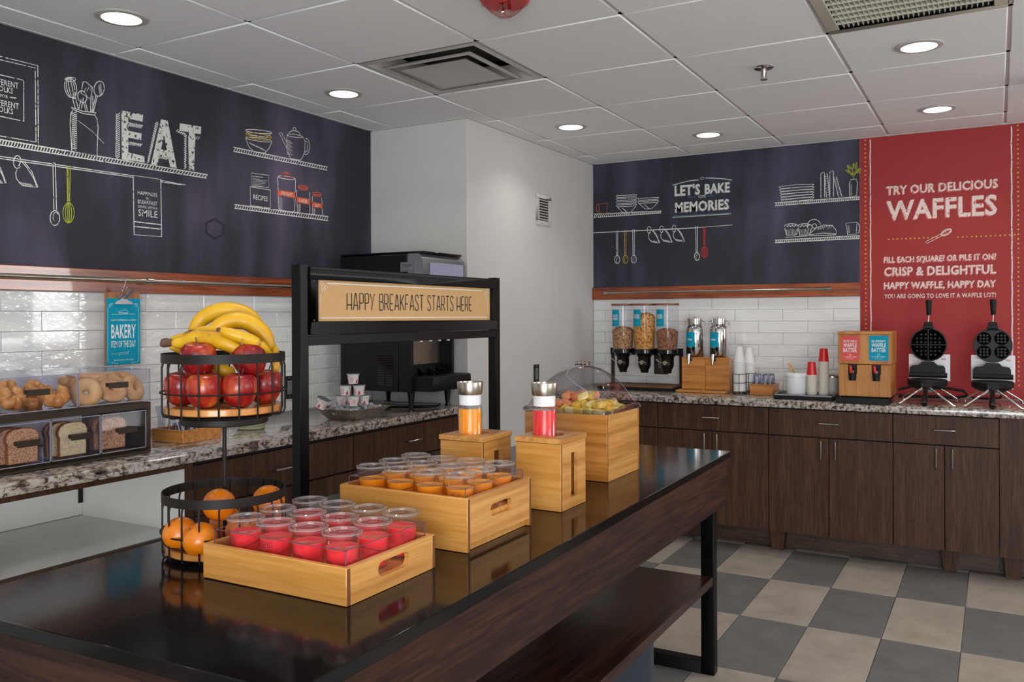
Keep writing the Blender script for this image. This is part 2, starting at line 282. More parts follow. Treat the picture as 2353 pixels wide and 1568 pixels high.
MT = dict(
 ceil=pm('ceiling_tile_white', (236, 237, 238), 0.9, bump=0.25, bs=220, var=0.03, vs=60),
 tee=pm('ceiling_tee_grey', (205, 204, 202), 0.5),
 wall=pm('white_wall_paint', (206, 204, 202), 0.75, bump=0.05, bs=160),
 brick=pm('glazed_white_tile', (232, 232, 231), 0.07, bump=0.9, bs=9, coat=0.6, stretch=(1, 1, 2.2)),
 grout=pm('grey_grout', (196, 195, 192), 0.9),
 rail=wood('red_brown_rail_wood', (104, 46, 24), (142, 70, 38), (166, 90, 54), 'y', 60, 0.22, coat=0.6),
 railx=wood('red_brown_rail_wood_back', (112, 48, 22), (150, 72, 36), (176, 92, 50), 'x', 60, 0.3, coat=0.3),
 steel=pm('brushed_steel', (180, 172, 160), 0.28, 1), chrome=pm('polished_chrome', (205, 203, 200), 0.1, 1),
 nickel=pm('satin_nickel_pull', (190, 188, 184), 0.25, 1),
 gran=granite('granite_counter'),
 cab=wood('walnut_laminate', (54, 32, 20), (67, 42, 27), (82, 54, 37), 'z', 150, 0.5, rand=7, spec=.25),
 cabx=wood('walnut_laminate_horizontal', (46, 28, 17), (62, 39, 25), (78, 52, 36), 'x', 120, 0.5),
 dark=pm('dark_cabinet_gap', (22, 17, 14), 0.8),
 apron=wood('dark_rosewood_laminate', (34, 16, 11), (52, 27, 19), (70, 39, 29), 'y', 90, 0.45, warp=0.1, spec=.25),
 shelf=wood('dark_rosewood_shelf', (32, 17, 12), (50, 27, 20), (68, 40, 30), 'y', 90, 0.25, warp=0.2),
 slab=pm('black_speckled_quartz', (20, 18, 17), 0.1, var=0.3, vs=300, spec=0.15),
 niche=pm('white_melamine', (222, 222, 217), 0.4), pit=pm('recess_shade_black', (4, 4, 4), .9, spec=.05),  # near-black paints the shade inside the waffle plate recesses
 black=pm('black_powder_coat', (6, 8, 10), 0.38, spec=.2), blackg=pm('black_gloss_plastic', (10, 10, 11), 0.12),
 blackm=pm('black_matte_plastic', (15, 16, 18), 0.5, spec=.25), iron=pm('dark_bronze_wire', (27, 22, 19), 0.5, spec=.25),
 bronze=pm('bronze_painted_metal', (54, 45, 35), 0.4, 0.2, spec=.3),
 oak=wood('honey_oak_front', (194, 134, 60), (206, 146, 72), (214, 156, 82), 'x', 90, 0.35, warp=0.15, coat=.2, rand=5),
 oaky=wood('honey_oak_side', (180, 122, 58), (200, 142, 72), (214, 158, 88), 'y', 46, 0.35, warp=0.5, coat=.2, rand=5),
 oakd=wood('amber_oak', (166, 102, 42), (188, 122, 56), (200, 136, 68), 'x', 46, 0.3, warp=0.5, coat=.3, rand=5),
 oakz=wood('amber_oak_panel', (160, 98, 40), (186, 122, 56), (200, 138, 70), 'z', 30, 0.4, rand=5),
 acry=clear('clear_acrylic', (249, 249, 252), 0.5, white_mix=.01), acryp=clear('smoky_acrylic', (252, 248, 252), 0.45), cupc=clear('clear_cup_plastic', (254, 254, 254), 0.7, white_mix=.01), lidc=clear('clear_lid_plastic', (254, 254, 254), 0.9, white_mix=.05), rimc=clear('lid_rim_highlight', (240, 240, 240), 1.0, white_mix=.22),  # white diffuse in the lid plastics paints their bright rim highlights
 dome=clear('clear_dome_plastic', (240, 238, 242), 1.0), edge=pm('acrylic_edge', (150, 146, 160), 0.2), ledge=pm('liner_edge_plum', (98, 80, 92), 0.2), endg=pm('dark_end_grain', (112, 66, 34), 0.6, var=.2, vs=60),
 bag=clear('clear_bag_film', (236, 238, 246), 1.4, 0.12),
 pink=pm('pink_juice', (246, 58, 64), 0.12, coat=.5, var=.06), orangej=pm('orange_juice', (250, 152, 8), 0.12, coat=.5, var=.06),
 redj=pm('red_juice', (224, 36, 38), 0.12, coat=.5),
 white=pm('white_plastic', (226, 226, 230), 0.35), paper=pm('white_paper', (224, 221, 212), 0.8), whiteb=pm('white_print', (235, 235, 235), 0.7),
 blue=pm('turquoise_print', (0, 150, 180), 0.6, spec=.2), coral=pm('coral_red_print', (214, 74, 66), 0.5), red=pm('red_plastic', (196, 28, 24), 0.3),
 kraft=pm('kraft_sign_paper', (206, 164, 112), 0.7, var=0.07, vs=50), ink=pm('dark_teal_ink', (26, 34, 36), 0.6), logo=pm('grey_cup_print', (60, 45, 40), 0.6),
 redwall=pm('red_mural_print', (158, 34, 34), 0.6, var=0.1, vs=2), glow=pm('lit_downlight_lens', (255, 250, 240), 0.5, emit=9),
 outlet=pm('grey_receptacle', (120, 122, 124), 0.4), plate=pm('pewter_wall_plate', (70, 68, 64), 0.3, 0.8),
 apple=fruit('red_apple_skin', [(0.34, (104, 6, 12)), (0.5, (142, 18, 20)), (0.64, (190, 78, 40))], 6, .3, coat=.15),
 apple2=fruit('streaked_apple_skin', [(0.38, (146, 20, 20)), (0.5, (178, 66, 32)), (0.6, (206, 138, 46))], 6, .3, coat=.15),
 banana=fruit('banana_skin', [(0.25, (186, 132, 6)), (0.5, (212, 160, 14)), (0.75, (224, 180, 44))], 4, 0.45, spots=(110, 62, 22), coat=.1),
 stem=pm('brown_stem', (92, 66, 48), 0.8, var=.3, vs=60), green=pm('green_banana_neck', (168, 168, 30), 0.5),
 orange=fruit('orange_peel', [(0.3, (206, 100, 6)), (0.6, (224, 126, 8)), (0.8, (232, 150, 20))], 3, 0.35, coat=.2),
 crust=fruit('croissant_crust', [(0.34, (140, 74, 24)), (0.5, (196, 126, 54)), (0.64, (226, 172, 98))], 5, 0.45, stretch=(1, 1, 1), coat=.1),
 bagel=fruit('bagel_crust', [(0.34, (184, 124, 68)), (0.5, (212, 160, 104)), (0.66, (226, 184, 134))], 3, 0.55, stretch=(1, 1, 1), coat=0),
 bcrust=fruit('bread_crust', [(0.34, (120, 62, 34)), (0.6, (160, 94, 58)), (0.8, (176, 110, 70))], 3, 0.7, stretch=(1, 1, 1), coat=0),
 wheat=fruit('wheat_crumb', [(0.40, (150, 100, 68)), (0.5, (196, 146, 108)), (0.6, (214, 168, 132))], 22, 0.9, stretch=(1, 1, 1), coat=0, mixf=.1),
 whitecr=fruit('white_crumb', [(0.34, (180, 156, 112)), (0.5, (214, 196, 152)), (0.64, (224, 208, 168))], 22, 0.9, stretch=(1, 1, 1), coat=0, mixf=.1),
 pine=fruit('pineapple_flesh', [(0.3, (226, 168, 20)), (0.6, (244, 204, 70))], 6, 0.35), melon=fruit('melon_flesh', [(0.3, (228, 118, 60)), (0.6, (240, 156, 100))], 5, 0.35),
 honeyd=fruit('honeydew_flesh', [(0.3, (210, 190, 90)), (0.6, (232, 214, 130))], 5, 0.35),
 jade=clear('pale_green_glass', (196, 206, 160), 0.7, 0.1), ice=pm('ice_cubes', (214, 212, 220), 0.08, trans=0.55, coat=.5),
 cer1=fruit('oat_ring_cereal', [(0.4, (84, 50, 28)), (0.5, (170, 122, 80)), (0.6, (214, 172, 124))], 15, 0.8, stretch=(1, 1, 1), coat=0, mixf=.08),
 cer2=fruit('flake_cereal', [(0.38, (110, 60, 16)), (0.5, (206, 142, 62)), (0.64, (226, 178, 100))], 11, 0.7, stretch=(1, 1, 1), coat=0, mixf=.15),
 cer3=fruit('bran_cereal', [(0.38, (62, 34, 24)), (0.5, (142, 90, 60)), (0.64, (180, 126, 86))], 10, 0.8, stretch=(1, 1, 1), coat=0, mixf=.15),
 cork=wood('brown_clipboard', (140, 92, 62), (160, 108, 76), (174, 122, 88), 'z', 60, 0.6), foam=pm('white_foam', (222, 222, 220), 0.6), pcup=pm('ivory_paper_cup', (214, 208, 194), 0.6),
 lighto=floor_tile('beige_floor_tile', (148, 138, 126), (178, 168, 156)), darko=floor_tile('grey_floor_tile', (98, 97, 96), (122, 120, 118)),
 chalkL=chalk('chalkboard_left', (46, 45, 54), (84, 78, 98)), chalkB=chalk('chalkboard_back', (44, 46, 56), (82, 82, 104)),
 ck=chalkline('white_chalk', (214, 214, 210)), ckh=chalkline('worn_white_chalk', (212, 212, 206), 0.35), cy=chalkline('yellow_chalk', (196, 164, 50)), cg=chalkline('green_chalk', (164, 172, 48)),
 co=chalkline('orange_chalk', (206, 92, 56)), cr=chalkline('red_chalk', (176, 44, 44)), cb=chalkline('blue_chalk', (70, 130, 160)), cbk=chalkline('erased_mark', (36, 34, 46)), ckr=chalkline('pale_chalk_on_red', (232, 214, 208), 0, (176, 60, 56)),
 cyr=chalkline('yellow_print_dots', (220, 160, 60)), shr=chalkline('pink_chalk_shadow', (214, 130, 124), .2, (176, 50, 48)), shb=chalkline('grey_chalk_shadow', (128, 128, 134)),
 steelp=pm('hammered_pewter', (168, 160, 146), 0.3, .75, bump=.3, bs=30), shelfx=wood('dark_rosewood_end', (32, 17, 12), (48, 26, 19), (62, 36, 27), 'x', 90, 0.45, spec=.25), castiron=pm('dark_cast_grid', (34, 35, 38), .5, spec=.3), silver=pm('silver_plastic', (150, 150, 156), 0.3, .6), lav=pm('pale_display_panel', (176, 176, 206), 0.3), steelb=pm('worn_steel_plate', (150, 140, 128), 0.4, 1, var=.1),
 lens=clear('clear_strobe_lens', (250, 225, 225), 0.8), ventd=pm('dark_duct', (26, 26, 24), 0.8), ductg=pm('grey_duct', (90, 90, 88), .7), louver=pm('cream_grille', (190, 188, 172), 0.5), diff=pm('aged_white_metal', (186, 184, 178), 0.45, var=.06, vs=5),
 brownl=wood('brown_tray_wood', (88, 54, 36), (116, 74, 50), (138, 94, 68), 'x', 60, 0.5), dome_e=pm('blue_grey_panel', (50, 54, 62), .6), yog=pm('yogurt_tub', (228, 226, 224), .4), yr=pm('yogurt_red', (206, 34, 30), .5), yp=pm('yogurt_pink_print', (226, 140, 136), .6),
)
# ---------------- lettering ----------------
_tc = {}
def glyphs(s, bold=0.0):
    k = (s, bold)
    if k not in _tc:
        cu = bpy.data.curves.new('t', 'FONT'); cu.body = s; cu.size = 1; cu.offset = bold; cu.resolution_u = 2; cu.space_character = 1.04
        ob = bpy.data.objects.new('t', cu); me = bpy.data.meshes.new_from_object(ob)
        _tc[k] = ([v.co.copy() for v in me.vertices], [tuple(p.vertices) for p in me.polygons])
        bpy.data.meshes.remove(me); bpy.data.objects.remove(ob); bpy.data.curves.remove(cu)
    return _tc[k]
CAP = max(v.y for v in glyphs('H')[0])
def text(m, s, O, X, U, h, wd=None, bold=0.0, mi=None, mapf=None, center=False):
    vs, fs = glyphs(s, bold)
    if not vs: return
    x0 = min(v.x for v in vs); x1 = max(v.x for v in vs); k = h/CAP; kx = (wd/(x1-x0)) if wd else k
    O = Vector(O); X = Vector(X); U = Vector(U); sh = -(x1-x0)*kx/2 if center else 0
    if mapf: P = [mapf((v.x-x0)*kx+sh, v.y*k) for v in vs]
    else: P = [O+X*((v.x-x0)*kx+sh)+U*(v.y*k) for v in vs]
    m.add(P, fs, mi)
def ptext(m, s, plane, pl, pr, hp, bold=0.0, mi=None):
    A = plane(*pl); B = plane(*pr); T = plane(pl[0], pl[1]-hp); B.z = A.z = (A.z+B.z)/2
    text(m, s, A, (B-A).normalized(), (0, 0, 1), (T-plane(*pl)).length, (B-A).length, bold, mi)
SF = {'H': [[(0, 0), (0, 1)], [(.5, 0), (.5, 1)], [(0, .3), (.5, .3)]], 'A': [[(0, 0), (.22, 1), (.3, 1), (.52, 0)], [(.08, .28), (.45, .28)]],
 'P': [[(0, 0), (0, 1), (.3, 1), (.42, .92), (.42, .5), (.3, .42), (0, .42)]], 'Y': [[(0, 1), (.24, .42), (.5, 1)], [(.24, .42), (.14, 0)]],
 'B': [[(0, 0), (0, 1), (.3, 1), (.4, .92), (.4, .62), (.28, .52), (0, .52)], [(.28, .52), (.44, .44), (.44, .1), (.32, 0), (0, 0)]],
 'R': [[(0, 0), (0, 1), (.3, 1), (.42, .92), (.42, .5), (.3, .42), (0, .42)], [(.26, .42), (.46, 0)]],
 'E': [[(.4, 1), (.08, 1), (0, .92), (0, .08), (.08, 0), (.4, 0)], [(0, .42), (.34, .42)]], 'K': [[(0, 0), (0, 1)], [(.45, 1), (.04, .4)], [(.16, .56), (.46, 0)]],
 'F': [[(0, 0), (0, .92), (.08, 1), (.4, 1)], [(0, .42), (.34, .42)]], 'S': [[(.4, .82), (.4, .92), (.3, 1), (.1, 1), (0, .9), (0, .72), (.4, .34), (.4, .1), (.3, 0), (.1, 0), (0, .1), (0, .2)]],
 'T': [[(0, 1), (.5, 1)], [(.25, 1), (.25, 0)]]}
def stroke_text(m, s, O, X, h, total, lw, nrm):
    adv = 0; pos = []
    for ch in s:
        if ch == ' ': adv += .42; continue
        pos.append((ch, adv)); adv += {'H': .5, 'A': .52, 'Y': .5, 'T': .5, 'K': .46, 'R': .46}.get(ch, .42)+.2
    k = total/(adv-.2); O = Vector(O); X = Vector(X)
    for ch, a in pos:
        for st in SF[ch]: m.ribbon([O+X*((a+x)*k)+Vector((0, 0, y*h)) for x, y in st], lw, nrm)
# ================= SETTING =================
XL, YB, XC, YC, ZC, ZI = -3.18, 5.66, -2.513, 3.977, 0.884, 0.845
struct(M().box(XL-.12, 3.62, -3.12, YB+.12, -.12, -.012), 'floor', MT['grout'])
fl = bpy.data.objects['floor']
tme = {}
for i in range(-8, 16):
    for j in range(-3, 9):
        x0 = -1.025+.2987*i; y0 = 3.932+.6148*(j-5)
        x1 = min(x0+.2987, 3.5); x0 = max(x0, XL); y1 = min(y0+.6148, YB); y0c = max(y0, -3)
        if x1-x0 < .02 or y1-y0c < .02: continue
        k = (round(x1-x0, 3), round(y1-y0c, 3), (i+j-5) % 2)
        if k not in tme:
            a, b = (x1-x0)/2-.0015, (y1-y0c)/2-.0015
            tme[k] = M().box(-a, a, -b, b, 0, .0115).mesh('tile', MT['lighto'] if k[2] == 0 else MT['darko'], bevel=.001)
        o = bpy.data.objects.new('tile', tme[k]); COL.objects.link(o); o.parent = fl
        off = ORG['floor']; o.location = ((x0+x1)/2-off[0], (y0c+y1)/2-off[1], -.0115-off[2])
wl = struct(M().box(XL-.12, XL, -3.12, YB+.12, -.01, ZCEIL+.02), 'wall_left', MT['wall'])
wb = struct(M().box(XL, 3.5, YB, YB+.12, -.01, ZCEIL+.02), 'wall_back', MT['wall'])
struct(M().box(XL+.001, XC, YC, YB-.001, -.01, ZCEIL+.004), 'wall_corner', MT['wall'], bevel=.004)
struct(M().box(3.5, 3.62, -3.12, YB+.12, -.01, ZCEIL+.02), 'wall_right', MT['wall'])
struct(M().box(XL, 3.5, -3.12, -3, -.01, ZCEIL+.02), 'wall_front', MT['wall'])
ce = struct(M().box(XL-.12, 3.62, -3.12, YB+.12, ZCEIL+.12, ZCEIL+.2), 'ceiling', MT['ceil'])
GX, GY, G = -1.781, 2.89, .6096
g = M()
for i in range(-3, 9):
    x = GX+G*i
    if XL < x < 3.5: g.box(x-.012, x+.012, -3, YB, ZCEIL+.002, ZCEIL+.006)
for j in range(-10, 6):
    y = GY+G*j
    if -3 < y < YB: g.box(XL, 3.5, y-.012, y+.012, ZCEIL+.002, ZCEIL+.006)
g.build('ceiling_grid', MT['tee'], ce)
cme = {}
for i in range(-3, 9):
    for j in range(-10, 6):
        x0, x1, y0, y1 = GX+G*i, GX+G*(i+1), GY+G*j, GY+G*(j+1)
        if (i, j) in ((-1, 0), (2, 0)): continue
        x0 = max(x0, XL); x1 = min(x1, 3.5); y0 = max(y0, -3); y1 = min(y1, YB)
        if x1-x0 < .03 or y1-y0 < .03: continue
        if x1 <= XC+.02 and y0 >= YC-.02: continue
        if x0 < XC < x1 and y0 >= YC-.02: x0 = XC
        if x1 <= XC+.02 and y0 < YC < y1: y1 = YC
        gx0 = .004 if x0 in (XL, XC) else .0065
        a, b = (x1-x0)/2-gx0, (y1-y0)/2-.0055
        k = (round(a, 3), round(b, 3))
        if k not in cme: cme[k] = M().box(-a, a, -b, b, 0, .014).mesh('ceiling_tile', MT['ceil'], bevel=.004)
        o = bpy.data.objects.new('ceiling_tile', cme[k]); COL.objects.link(o); o.parent = ce; off = ORG['ceiling']
        o.location = ((x0+x1)/2-off[0], (y0+y1)/2-off[1], ZCEIL-.004-off[2])
m = M().box(XL, XL+.02, -3, YC, ZCEIL-.006, ZCEIL+.004); m.box(XL, XC+.02, YC-.02, YC, ZCEIL-.006, ZCEIL+.004); m.box(XC, XC+.02, YC, YB, ZCEIL-.006, ZCEIL+.004); m.box(XC, 3.5, YB-.02, YB, ZCEIL-.006, ZCEIL+.004)
struct(m, 'trim_3', MT['tee'])
# glazed wall tiles, each one its own piece
bme = {}
def bricks(par, axis, a0, a1, ztop, zbot, ph, pitch=.0762, L=.3075):
    off = ORG[par.name]; r = 0; z1 = ztop
    while z1 > zbot+.01:
        z0 = max(z1-pitch, zbot); s = ph+(L/2 if r % 2 else 0); y = s-math.ceil((s-a0)/L)*L
        while y < a1:
            p, q = max(y, a0), min(y+L, a1)
            if q-p > .015:
                k = (axis, round(q-p, 3), round(z1-z0, 3), random.randint(0, 2))
                if k not in bme:
                    hl, hz = (q-p)/2-.0009, (z1-z0)/2-.0009
                    mm = M().box(0, .0075, -hl, hl, -hz, hz) if axis == 'y' else M().box(-hl, hl, -.0075, 0, -hz, hz)
                    bme[k] = mm.mesh('brick', MT['brick'], bevel=.0012, smooth=False)
                o = bpy.data.objects.new('brick', bme[k]); COL.objects.link(o); o.parent = par
                t = .0008*random.random(); c = (p+q)/2; zc = (z0+z1)/2
                o.location = (XL+t-off[0], c-off[1], zc-off[2]) if axis == 'y' else (c-off[0], YB-t-off[1], zc-off[2])
                a = random.uniform(-.012, .012); b = random.uniform(-.003, .003)
                o.rotation_euler = (0, a, b) if axis == 'y' else (a, 0, b)
            y += L
        z1 = z0; r += 1
bricks(wl, 'y', .6, YC-.005, 1.472, ZC+.002, 1.829)
bricks(wb, 'x', XC+.005, -.728, 1.484, ZC+.002, -.728)
struct(M().box(XL, XL+.024, .3, YC-.002, 1.474, 1.566), 'trim_1', MT['rail'], bevel=.002)
struct(M().box(XC+.002, -.722, YB-.024, YB, 1.485, 1.570), 'trim_2', MT['railx'], bevel=.002)
# hanging rods
def rod(name, label, P0, P1, r, stands):
    t = thing(name, label, 'rod', P0)
    M().tube([P0, P1], r, 14).build('bar', MT['steel'], t)
    for (q, d) in stands:
        q = Vector(q); d = Vector(d)
        m = M(); m.tube([q, q+d], r*.8, 12); ax = (Vector(P1)-Vector(P0)).normalized(); m.tube([q-ax*.014, q+ax*.014], r*1.55, 14); m.build('bracket', MT['steel'], t)
    return t
rod('hanging_rod', 'long brushed steel rod on red-brown rail under the large chalkboard', (XL+.062, .35, 1.524), (XL+.062, 3.9, 1.524), .0095, [((XL+.062, 2.42, 1.524), (-.04, 0, 0)), ((XL+.062, .9, 1.524), (-.04, 0, 0)), ((XL+.062, 3.8, 1.524), (-.04, 0, 0))])
rod('hanging_rod', 'short thin steel rod on the wood rail of the far wall', (-2.403, YB-.06, 1.531), (-.885, YB-.06, 1.531), .0085, [((-2.39, YB-.06, 1.531), (0, .04, 0)), ((-.90, YB-.06, 1.531), (0, .04, 0))])
# ================= MURALS =================
NL = (1, 0, 0); NB = (0, -1, 0)
mL = thing('chalkboard_mural', 'dark purple chalkboard mural with the word EAT on left wall', 'mural', (XL, 2.1, 1.57))
M().box(XL+.0005, XL+.003, .3, YC-.003, 1.567, ZCEIL-.006).build('board', MT['chalkL'], mL)
mB = thing('chalkboard_mural', "dark chalkboard mural reading LET'S BAKE SOME MEMORIES on far wall", 'mural', (-1.6, YB, 1.571))
M().box(XC+.003, -.727, YB-.003, YB-.0005, 1.571, ZCEIL-.006).build('board', MT['chalkB'], mB)
mR = thing('waffle_mural', 'tall red mural reading TRY OUR DELICIOUS WAFFLES on far wall', 'mural', (-.3, YB, ZC+.001))
M().box(-.7255, .9, YB-.003, YB-.0005, ZC+.001, ZCEIL-.006).build('board', MT['redwall'], mR)
pL = lambda x, y: onx(x/2.45, y/2.45, XL+.0042)
pB = lambda x, y: ony(1360+x/2.37, 280+y/2.37, YB-.0042)
class D:
    def __init__(s, plane, nrm, lw): s.m = M(); s.p = plane; s.n = nrm; s.w = lw
    def l(s, *pts, w=None, closed=False, mi=0): s.k = getattr(s, 'k', 0)+1; o = Vector(s.n)*(s.k*5e-6); s.m.c = mi; s.m.ribbon([s.p(*q)+o for q in pts], w or s.w, s.n, closed); s.m.c = 0; return s
    def e(s, cx, cy, rx, ry, a0=0, a1=360, rot=0, w=None, n=18, mi=0):
        c, k = math.cos(math.radians(rot)), math.sin(math.radians(rot)); P = []
        for i in range(n+1):
            a = math.radians(a0+(a1-a0)*i/n); x, y = rx*math.cos(a), ry*math.sin(a); P.append((cx+x*c-y*k, cy+x*k+y*c))
        return s.l(*P, w=w, mi=mi)
    def shelf(s, a, b, c, d, n, w=None):
        s.l(a, b); s.l(c, d)
        for i in range(n):
            t = (i+.3)/n; u = (i+.9)/n
            s.l((c[0]+(d[0]-c[0])*t, c[1]+(d[1]-c[1])*t), (a[0]+(b[0]-a[0])*u, a[1]+(b[1]-a[1])*u), w=w)
        return s
    def fill(s, *pts, mi=0): s.k = getattr(s, 'k', 0)+1; o = Vector(s.n)*(s.k*8e-5); s.m.add([s.p(*q)+o for q in pts], [tuple(range(len(pts)))], mi); return s
    def hatch(s, a, b, dx, dy, n, w=None, mi=0):
        for i in range(n):
            t = i/(n-1); x, y = a[0]+(b[0]-a[0])*t, a[1]+(b[1]-a[1])*t; s.l((x, y), (x+dx, y+dy), w=w, mi=mi)
        return s
def put(d, name, mats, par): return d.m.build(name, mats, par, smooth=False)
W = .0042
d = D(pL, NL, W); d.l((-90, 295), (213, 370), (216, 818)); d.l((-90, 315), (198, 383), (203, 800), (-90, 750)); d.l((-70, 405), (133, 452), (134, 683), (-70, 640)); put(d, 'chalk_frame', MT['ckh'], mL)
for s, a, b, h in [('DIFFERENT', (-60, 472), (104, 490), 32), ('FOLKS', (-22, 512), (74, 524), 30), ('FOR', (2, 549), (45, 553), 18), ('DIFFERENT', (-60, 590), (106, 606), 32), ('FOLKS', (-22, 629), (74, 640), 30)]: m = M(); ptext(m, s, pL, a, b, h, .012); m.build('lettering', MT['ck'], mL, smooth=False)
m = M(); m.ribbon([pL(56, 548), pL(92, 553)], .004, NL); m.build('chalk_dash', MT['ck'], mL, smooth=False)
d = D(pL, NL, .0045); d.shelf((-60, 775), (1168, 984), (-60, 806), (1163, 1004), 74, .0045); put(d, 'chalk_shelf', MT['ck'], mL)
d = D(pL, NL, .0045); d.shelf((1314, 829), (1844, 941), (1314, 852), (1842, 959), 40, .004); put(d, 'chalk_shelf', MT['ck'], mL)
d = D(pL, NL, .0045); d.shelf((1320, 1152), (1848, 1220), (1320, 1173), (1848, 1243), 40, .004); put(d, 'chalk_shelf', MT['ck'], mL)
d = D(pL, NL, .0035); d.l((-60, 872), (750, 990)); d.l((-60, 884), (750, 999)); d.l((905, 1016), (1045, 1042)); d.l((905, 1024), (1020, 1041)); put(d, 'chalk_rail', MT['ck'], mL)
d = D(pL, NL, .0036)
d.l((402, 605), (412, 618), (398, 640), (395, 700), (404, 850), (440, 862), (546, 877), (552, 720), (546, 668), (532, 648), (540, 632)); d.l((402, 605), (470, 628), (540, 634)); d.l((412, 618), (470, 640), (532, 648))
for k in range(18): d.l((405, 640+k*11.5), (434, 630+k*12), w=.0024); d.l((402, 632+k*11.5), (430, 652+k*11.5), w=.002)
d.l((440, 680), (520, 740), (585, 808), w=.002); put(d, 'chalk_crock', MT['ck'], mL)
d = D(pL, NL, .0036)
for rx in (33, 22, 9): d.e(398, 495, rx, 58, rot=-12)
d.e(396, 447, 30, 12, w=.003); d.l((408, 552), (425, 615)); d.l((424, 550), (441, 612)); d.e(417, 551, 9, 4)
d.l((468, 461), (484, 461), (520, 494), (512, 560), (456, 524), closed=True); d.hatch((472, 520), (506, 510), 12, -26, 3, .0022); d.l((456, 560), (442, 618)); d.l((470, 550), (458, 612))
d.e(463, 545, 25, 34, rot=-15); d.l((480, 574), (494, 626)); d.l((470, 578), (484, 626)); d.l((512, 540), (510, 630)); d.l((522, 540), (523, 632))
d.e(558, 500, 29, 43, rot=10); d.l((548, 542), (524, 634)); d.l((540, 538), (516, 630)); d.hatch((568, 470), (575, 520), -14, 22, 6, .0022)
put(d, 'chalk_utensils', MT['ck'], mL)
d = D(pL, NL, .004)
d.fill((683, 622), (722, 630), (722, 905), (686, 897)); d.fill((683, 622), (806, 646), (803, 686), (722, 668)); d.fill((720, 736), (797, 752), (795, 790), (720, 774)); d.fill((720, 858), (812, 880), (814, 916), (686, 897))
d.fill((906, 672), (944, 680), (884, 932), (850, 925)); d.fill((906, 672), (944, 680), (995, 948), (957, 941)); d.fill((896, 838), (942, 848), (950, 888), (890, 876))
d.fill((1012, 694), (1132, 714), (1130, 756), (1010, 736)); d.fill((1058, 730), (1100, 740), (1092, 966), (1062, 958))
put(d, 'chalk_lettering', MT['ckh'], mL)
d = D(pL, NL, .0036); d.l((655, 640), (652, 890)); d.hatch((657, 648), (655, 892), 20, -12, 22); d.l((718, 690), (800, 706)); d.hatch((722, 710), (790, 722), 14, -16, 9); d.hatch((722, 815), (786, 826), 14, -16, 8); d.l((716, 800), (796, 816))
d.l((890, 690), (835, 915)); d.hatch((872, 700), (826, 920), 14, -14, 18); d.hatch((895, 890), (936, 900), 14, -14, 6); d.l((1000, 742), (1040, 752)); d.hatch((992, 742), (1044, 770), 12, -14, 6); d.l((1046, 760), (1042, 950)); d.hatch((1036, 772), (1036, 950), 14, -12, 15); d.hatch((1100, 784), (1112, 786), 12, -16, 2)
put(d, 'chalk_shadow', MT['ck'], mL)
def cup_draw(d, x, y, s=1.0):
    q = lambda a, b: (x+a*s, y+b*s)
    d.l(q(0, 0), q(34, 40), q(72, 100), q(90, 150), q(60, 148), q(2, 138), q(-26, 100), q(-30, 70), q(-14, 34), q(0, 0)); d.l(q(18, 6), q(60, 60), q(95, 150)); d.e(*q(-20, 8), 22*s, 36*s, 40, 330)
    d.hatch(q(-8, 120), q(60, 132), 14*s, 14*s, 8, .0022)
d = D(pL, NL, .0034); cup_draw(d, 118, 905); cup_draw(d, -60, 882); put(d, 'chalk_cups', MT['ck'], mL)
d = D(pL, NL, .0034); d.l((298, 918), (303, 1180)); d.l((312, 920), (318, 1182)); d.e(309, 1228, 27, 42); d.e(314, 1222, 15, 26, 120, 330, w=.0026); d.l((298, 918), (312, 920)); put(d, 'chalk_spoon', MT['ck'], mL)
def whisk_draw(d, x, y0, y1, y2, w, lw=None):
    d.l((x-w*.3, y0), (x-w*.18, y1)); d.l((x+w*.3, y0), (x+w*.18, y1)); d.l((x-w*.1, y0), (x-w*.05, y1)); d.l((x-w*.3, y1), (x+w*.3, y1)); d.l((x-w*.3, y1+10), (x+w*.3, y1+10))
    for r in (1, .55, .15): d.e(x, (y1+y2)/2+6, w*r, (y2-y1)/2-4)
d = D(pL, NL, .0034); whisk_draw(d, 386, 934, 1132, 1254, 32); put(d, 'chalk_whisk', MT['cg'], mL)
d = D(pL, NL, .0046); d.l((750, 988), (905, 1010), (910, 1333), (755, 1322), closed=True); d.l((755, 1248), (908, 1266)); d.l((755, 1275), (908, 1291)); put(d, 'chalk_towel', MT['ck'], mL)
for s, a, b, h in [('HAPPINESS', (775, 1096), (885, 1108), 20), ('IS', (823, 1122), (837, 1124), 11), ('BREAKFAST', (776, 1146), (885, 1157), 21), ('SERVED WITH A', (776, 1170), (886, 1181), 14), ('SMILE', (778, 1214), (887, 1229), 38)]: m = M(); ptext(m, s, pL, a, b, h, .006); m.build('lettering', MT['ck'], mL, smooth=False)
d = D(pL, NL, .0032)
d.e(1456, 741, 75, 9, rot=6); d.l((1385, 742), (1412, 760), (1500, 772), (1524, 758)); d.e(1456, 786, 75, 9, rot=8); d.l((1384, 782), (1400, 825), (1430, 855), (1490, 862), (1515, 835), (1530, 800)); d.hatch((1400, 800), (1480, 838), 14, 14, 12, .002)
d.m.c = 1; d.e(1456, 762, 75, 9, rot=8, mi=1); d.l((1385, 764), (1420, 780), (1500, 792), (1528, 780), mi=1); put(d, 'chalk_bowls', [MT['ck'], MT['cy']], mL)
d = D(pL, NL, .0034); d.l((1617, 762), (1614, 800), (1616, 850), (1632, 885), (1640, 894), (1690, 902), (1704, 886), (1716, 850), (1718, 800), (1706, 772)); d.e(1660, 765, 45, 8, rot=8); d.e(1658, 755, 30, 18, 180, 360, rot=6); d.e(1658, 728, 9, 9)
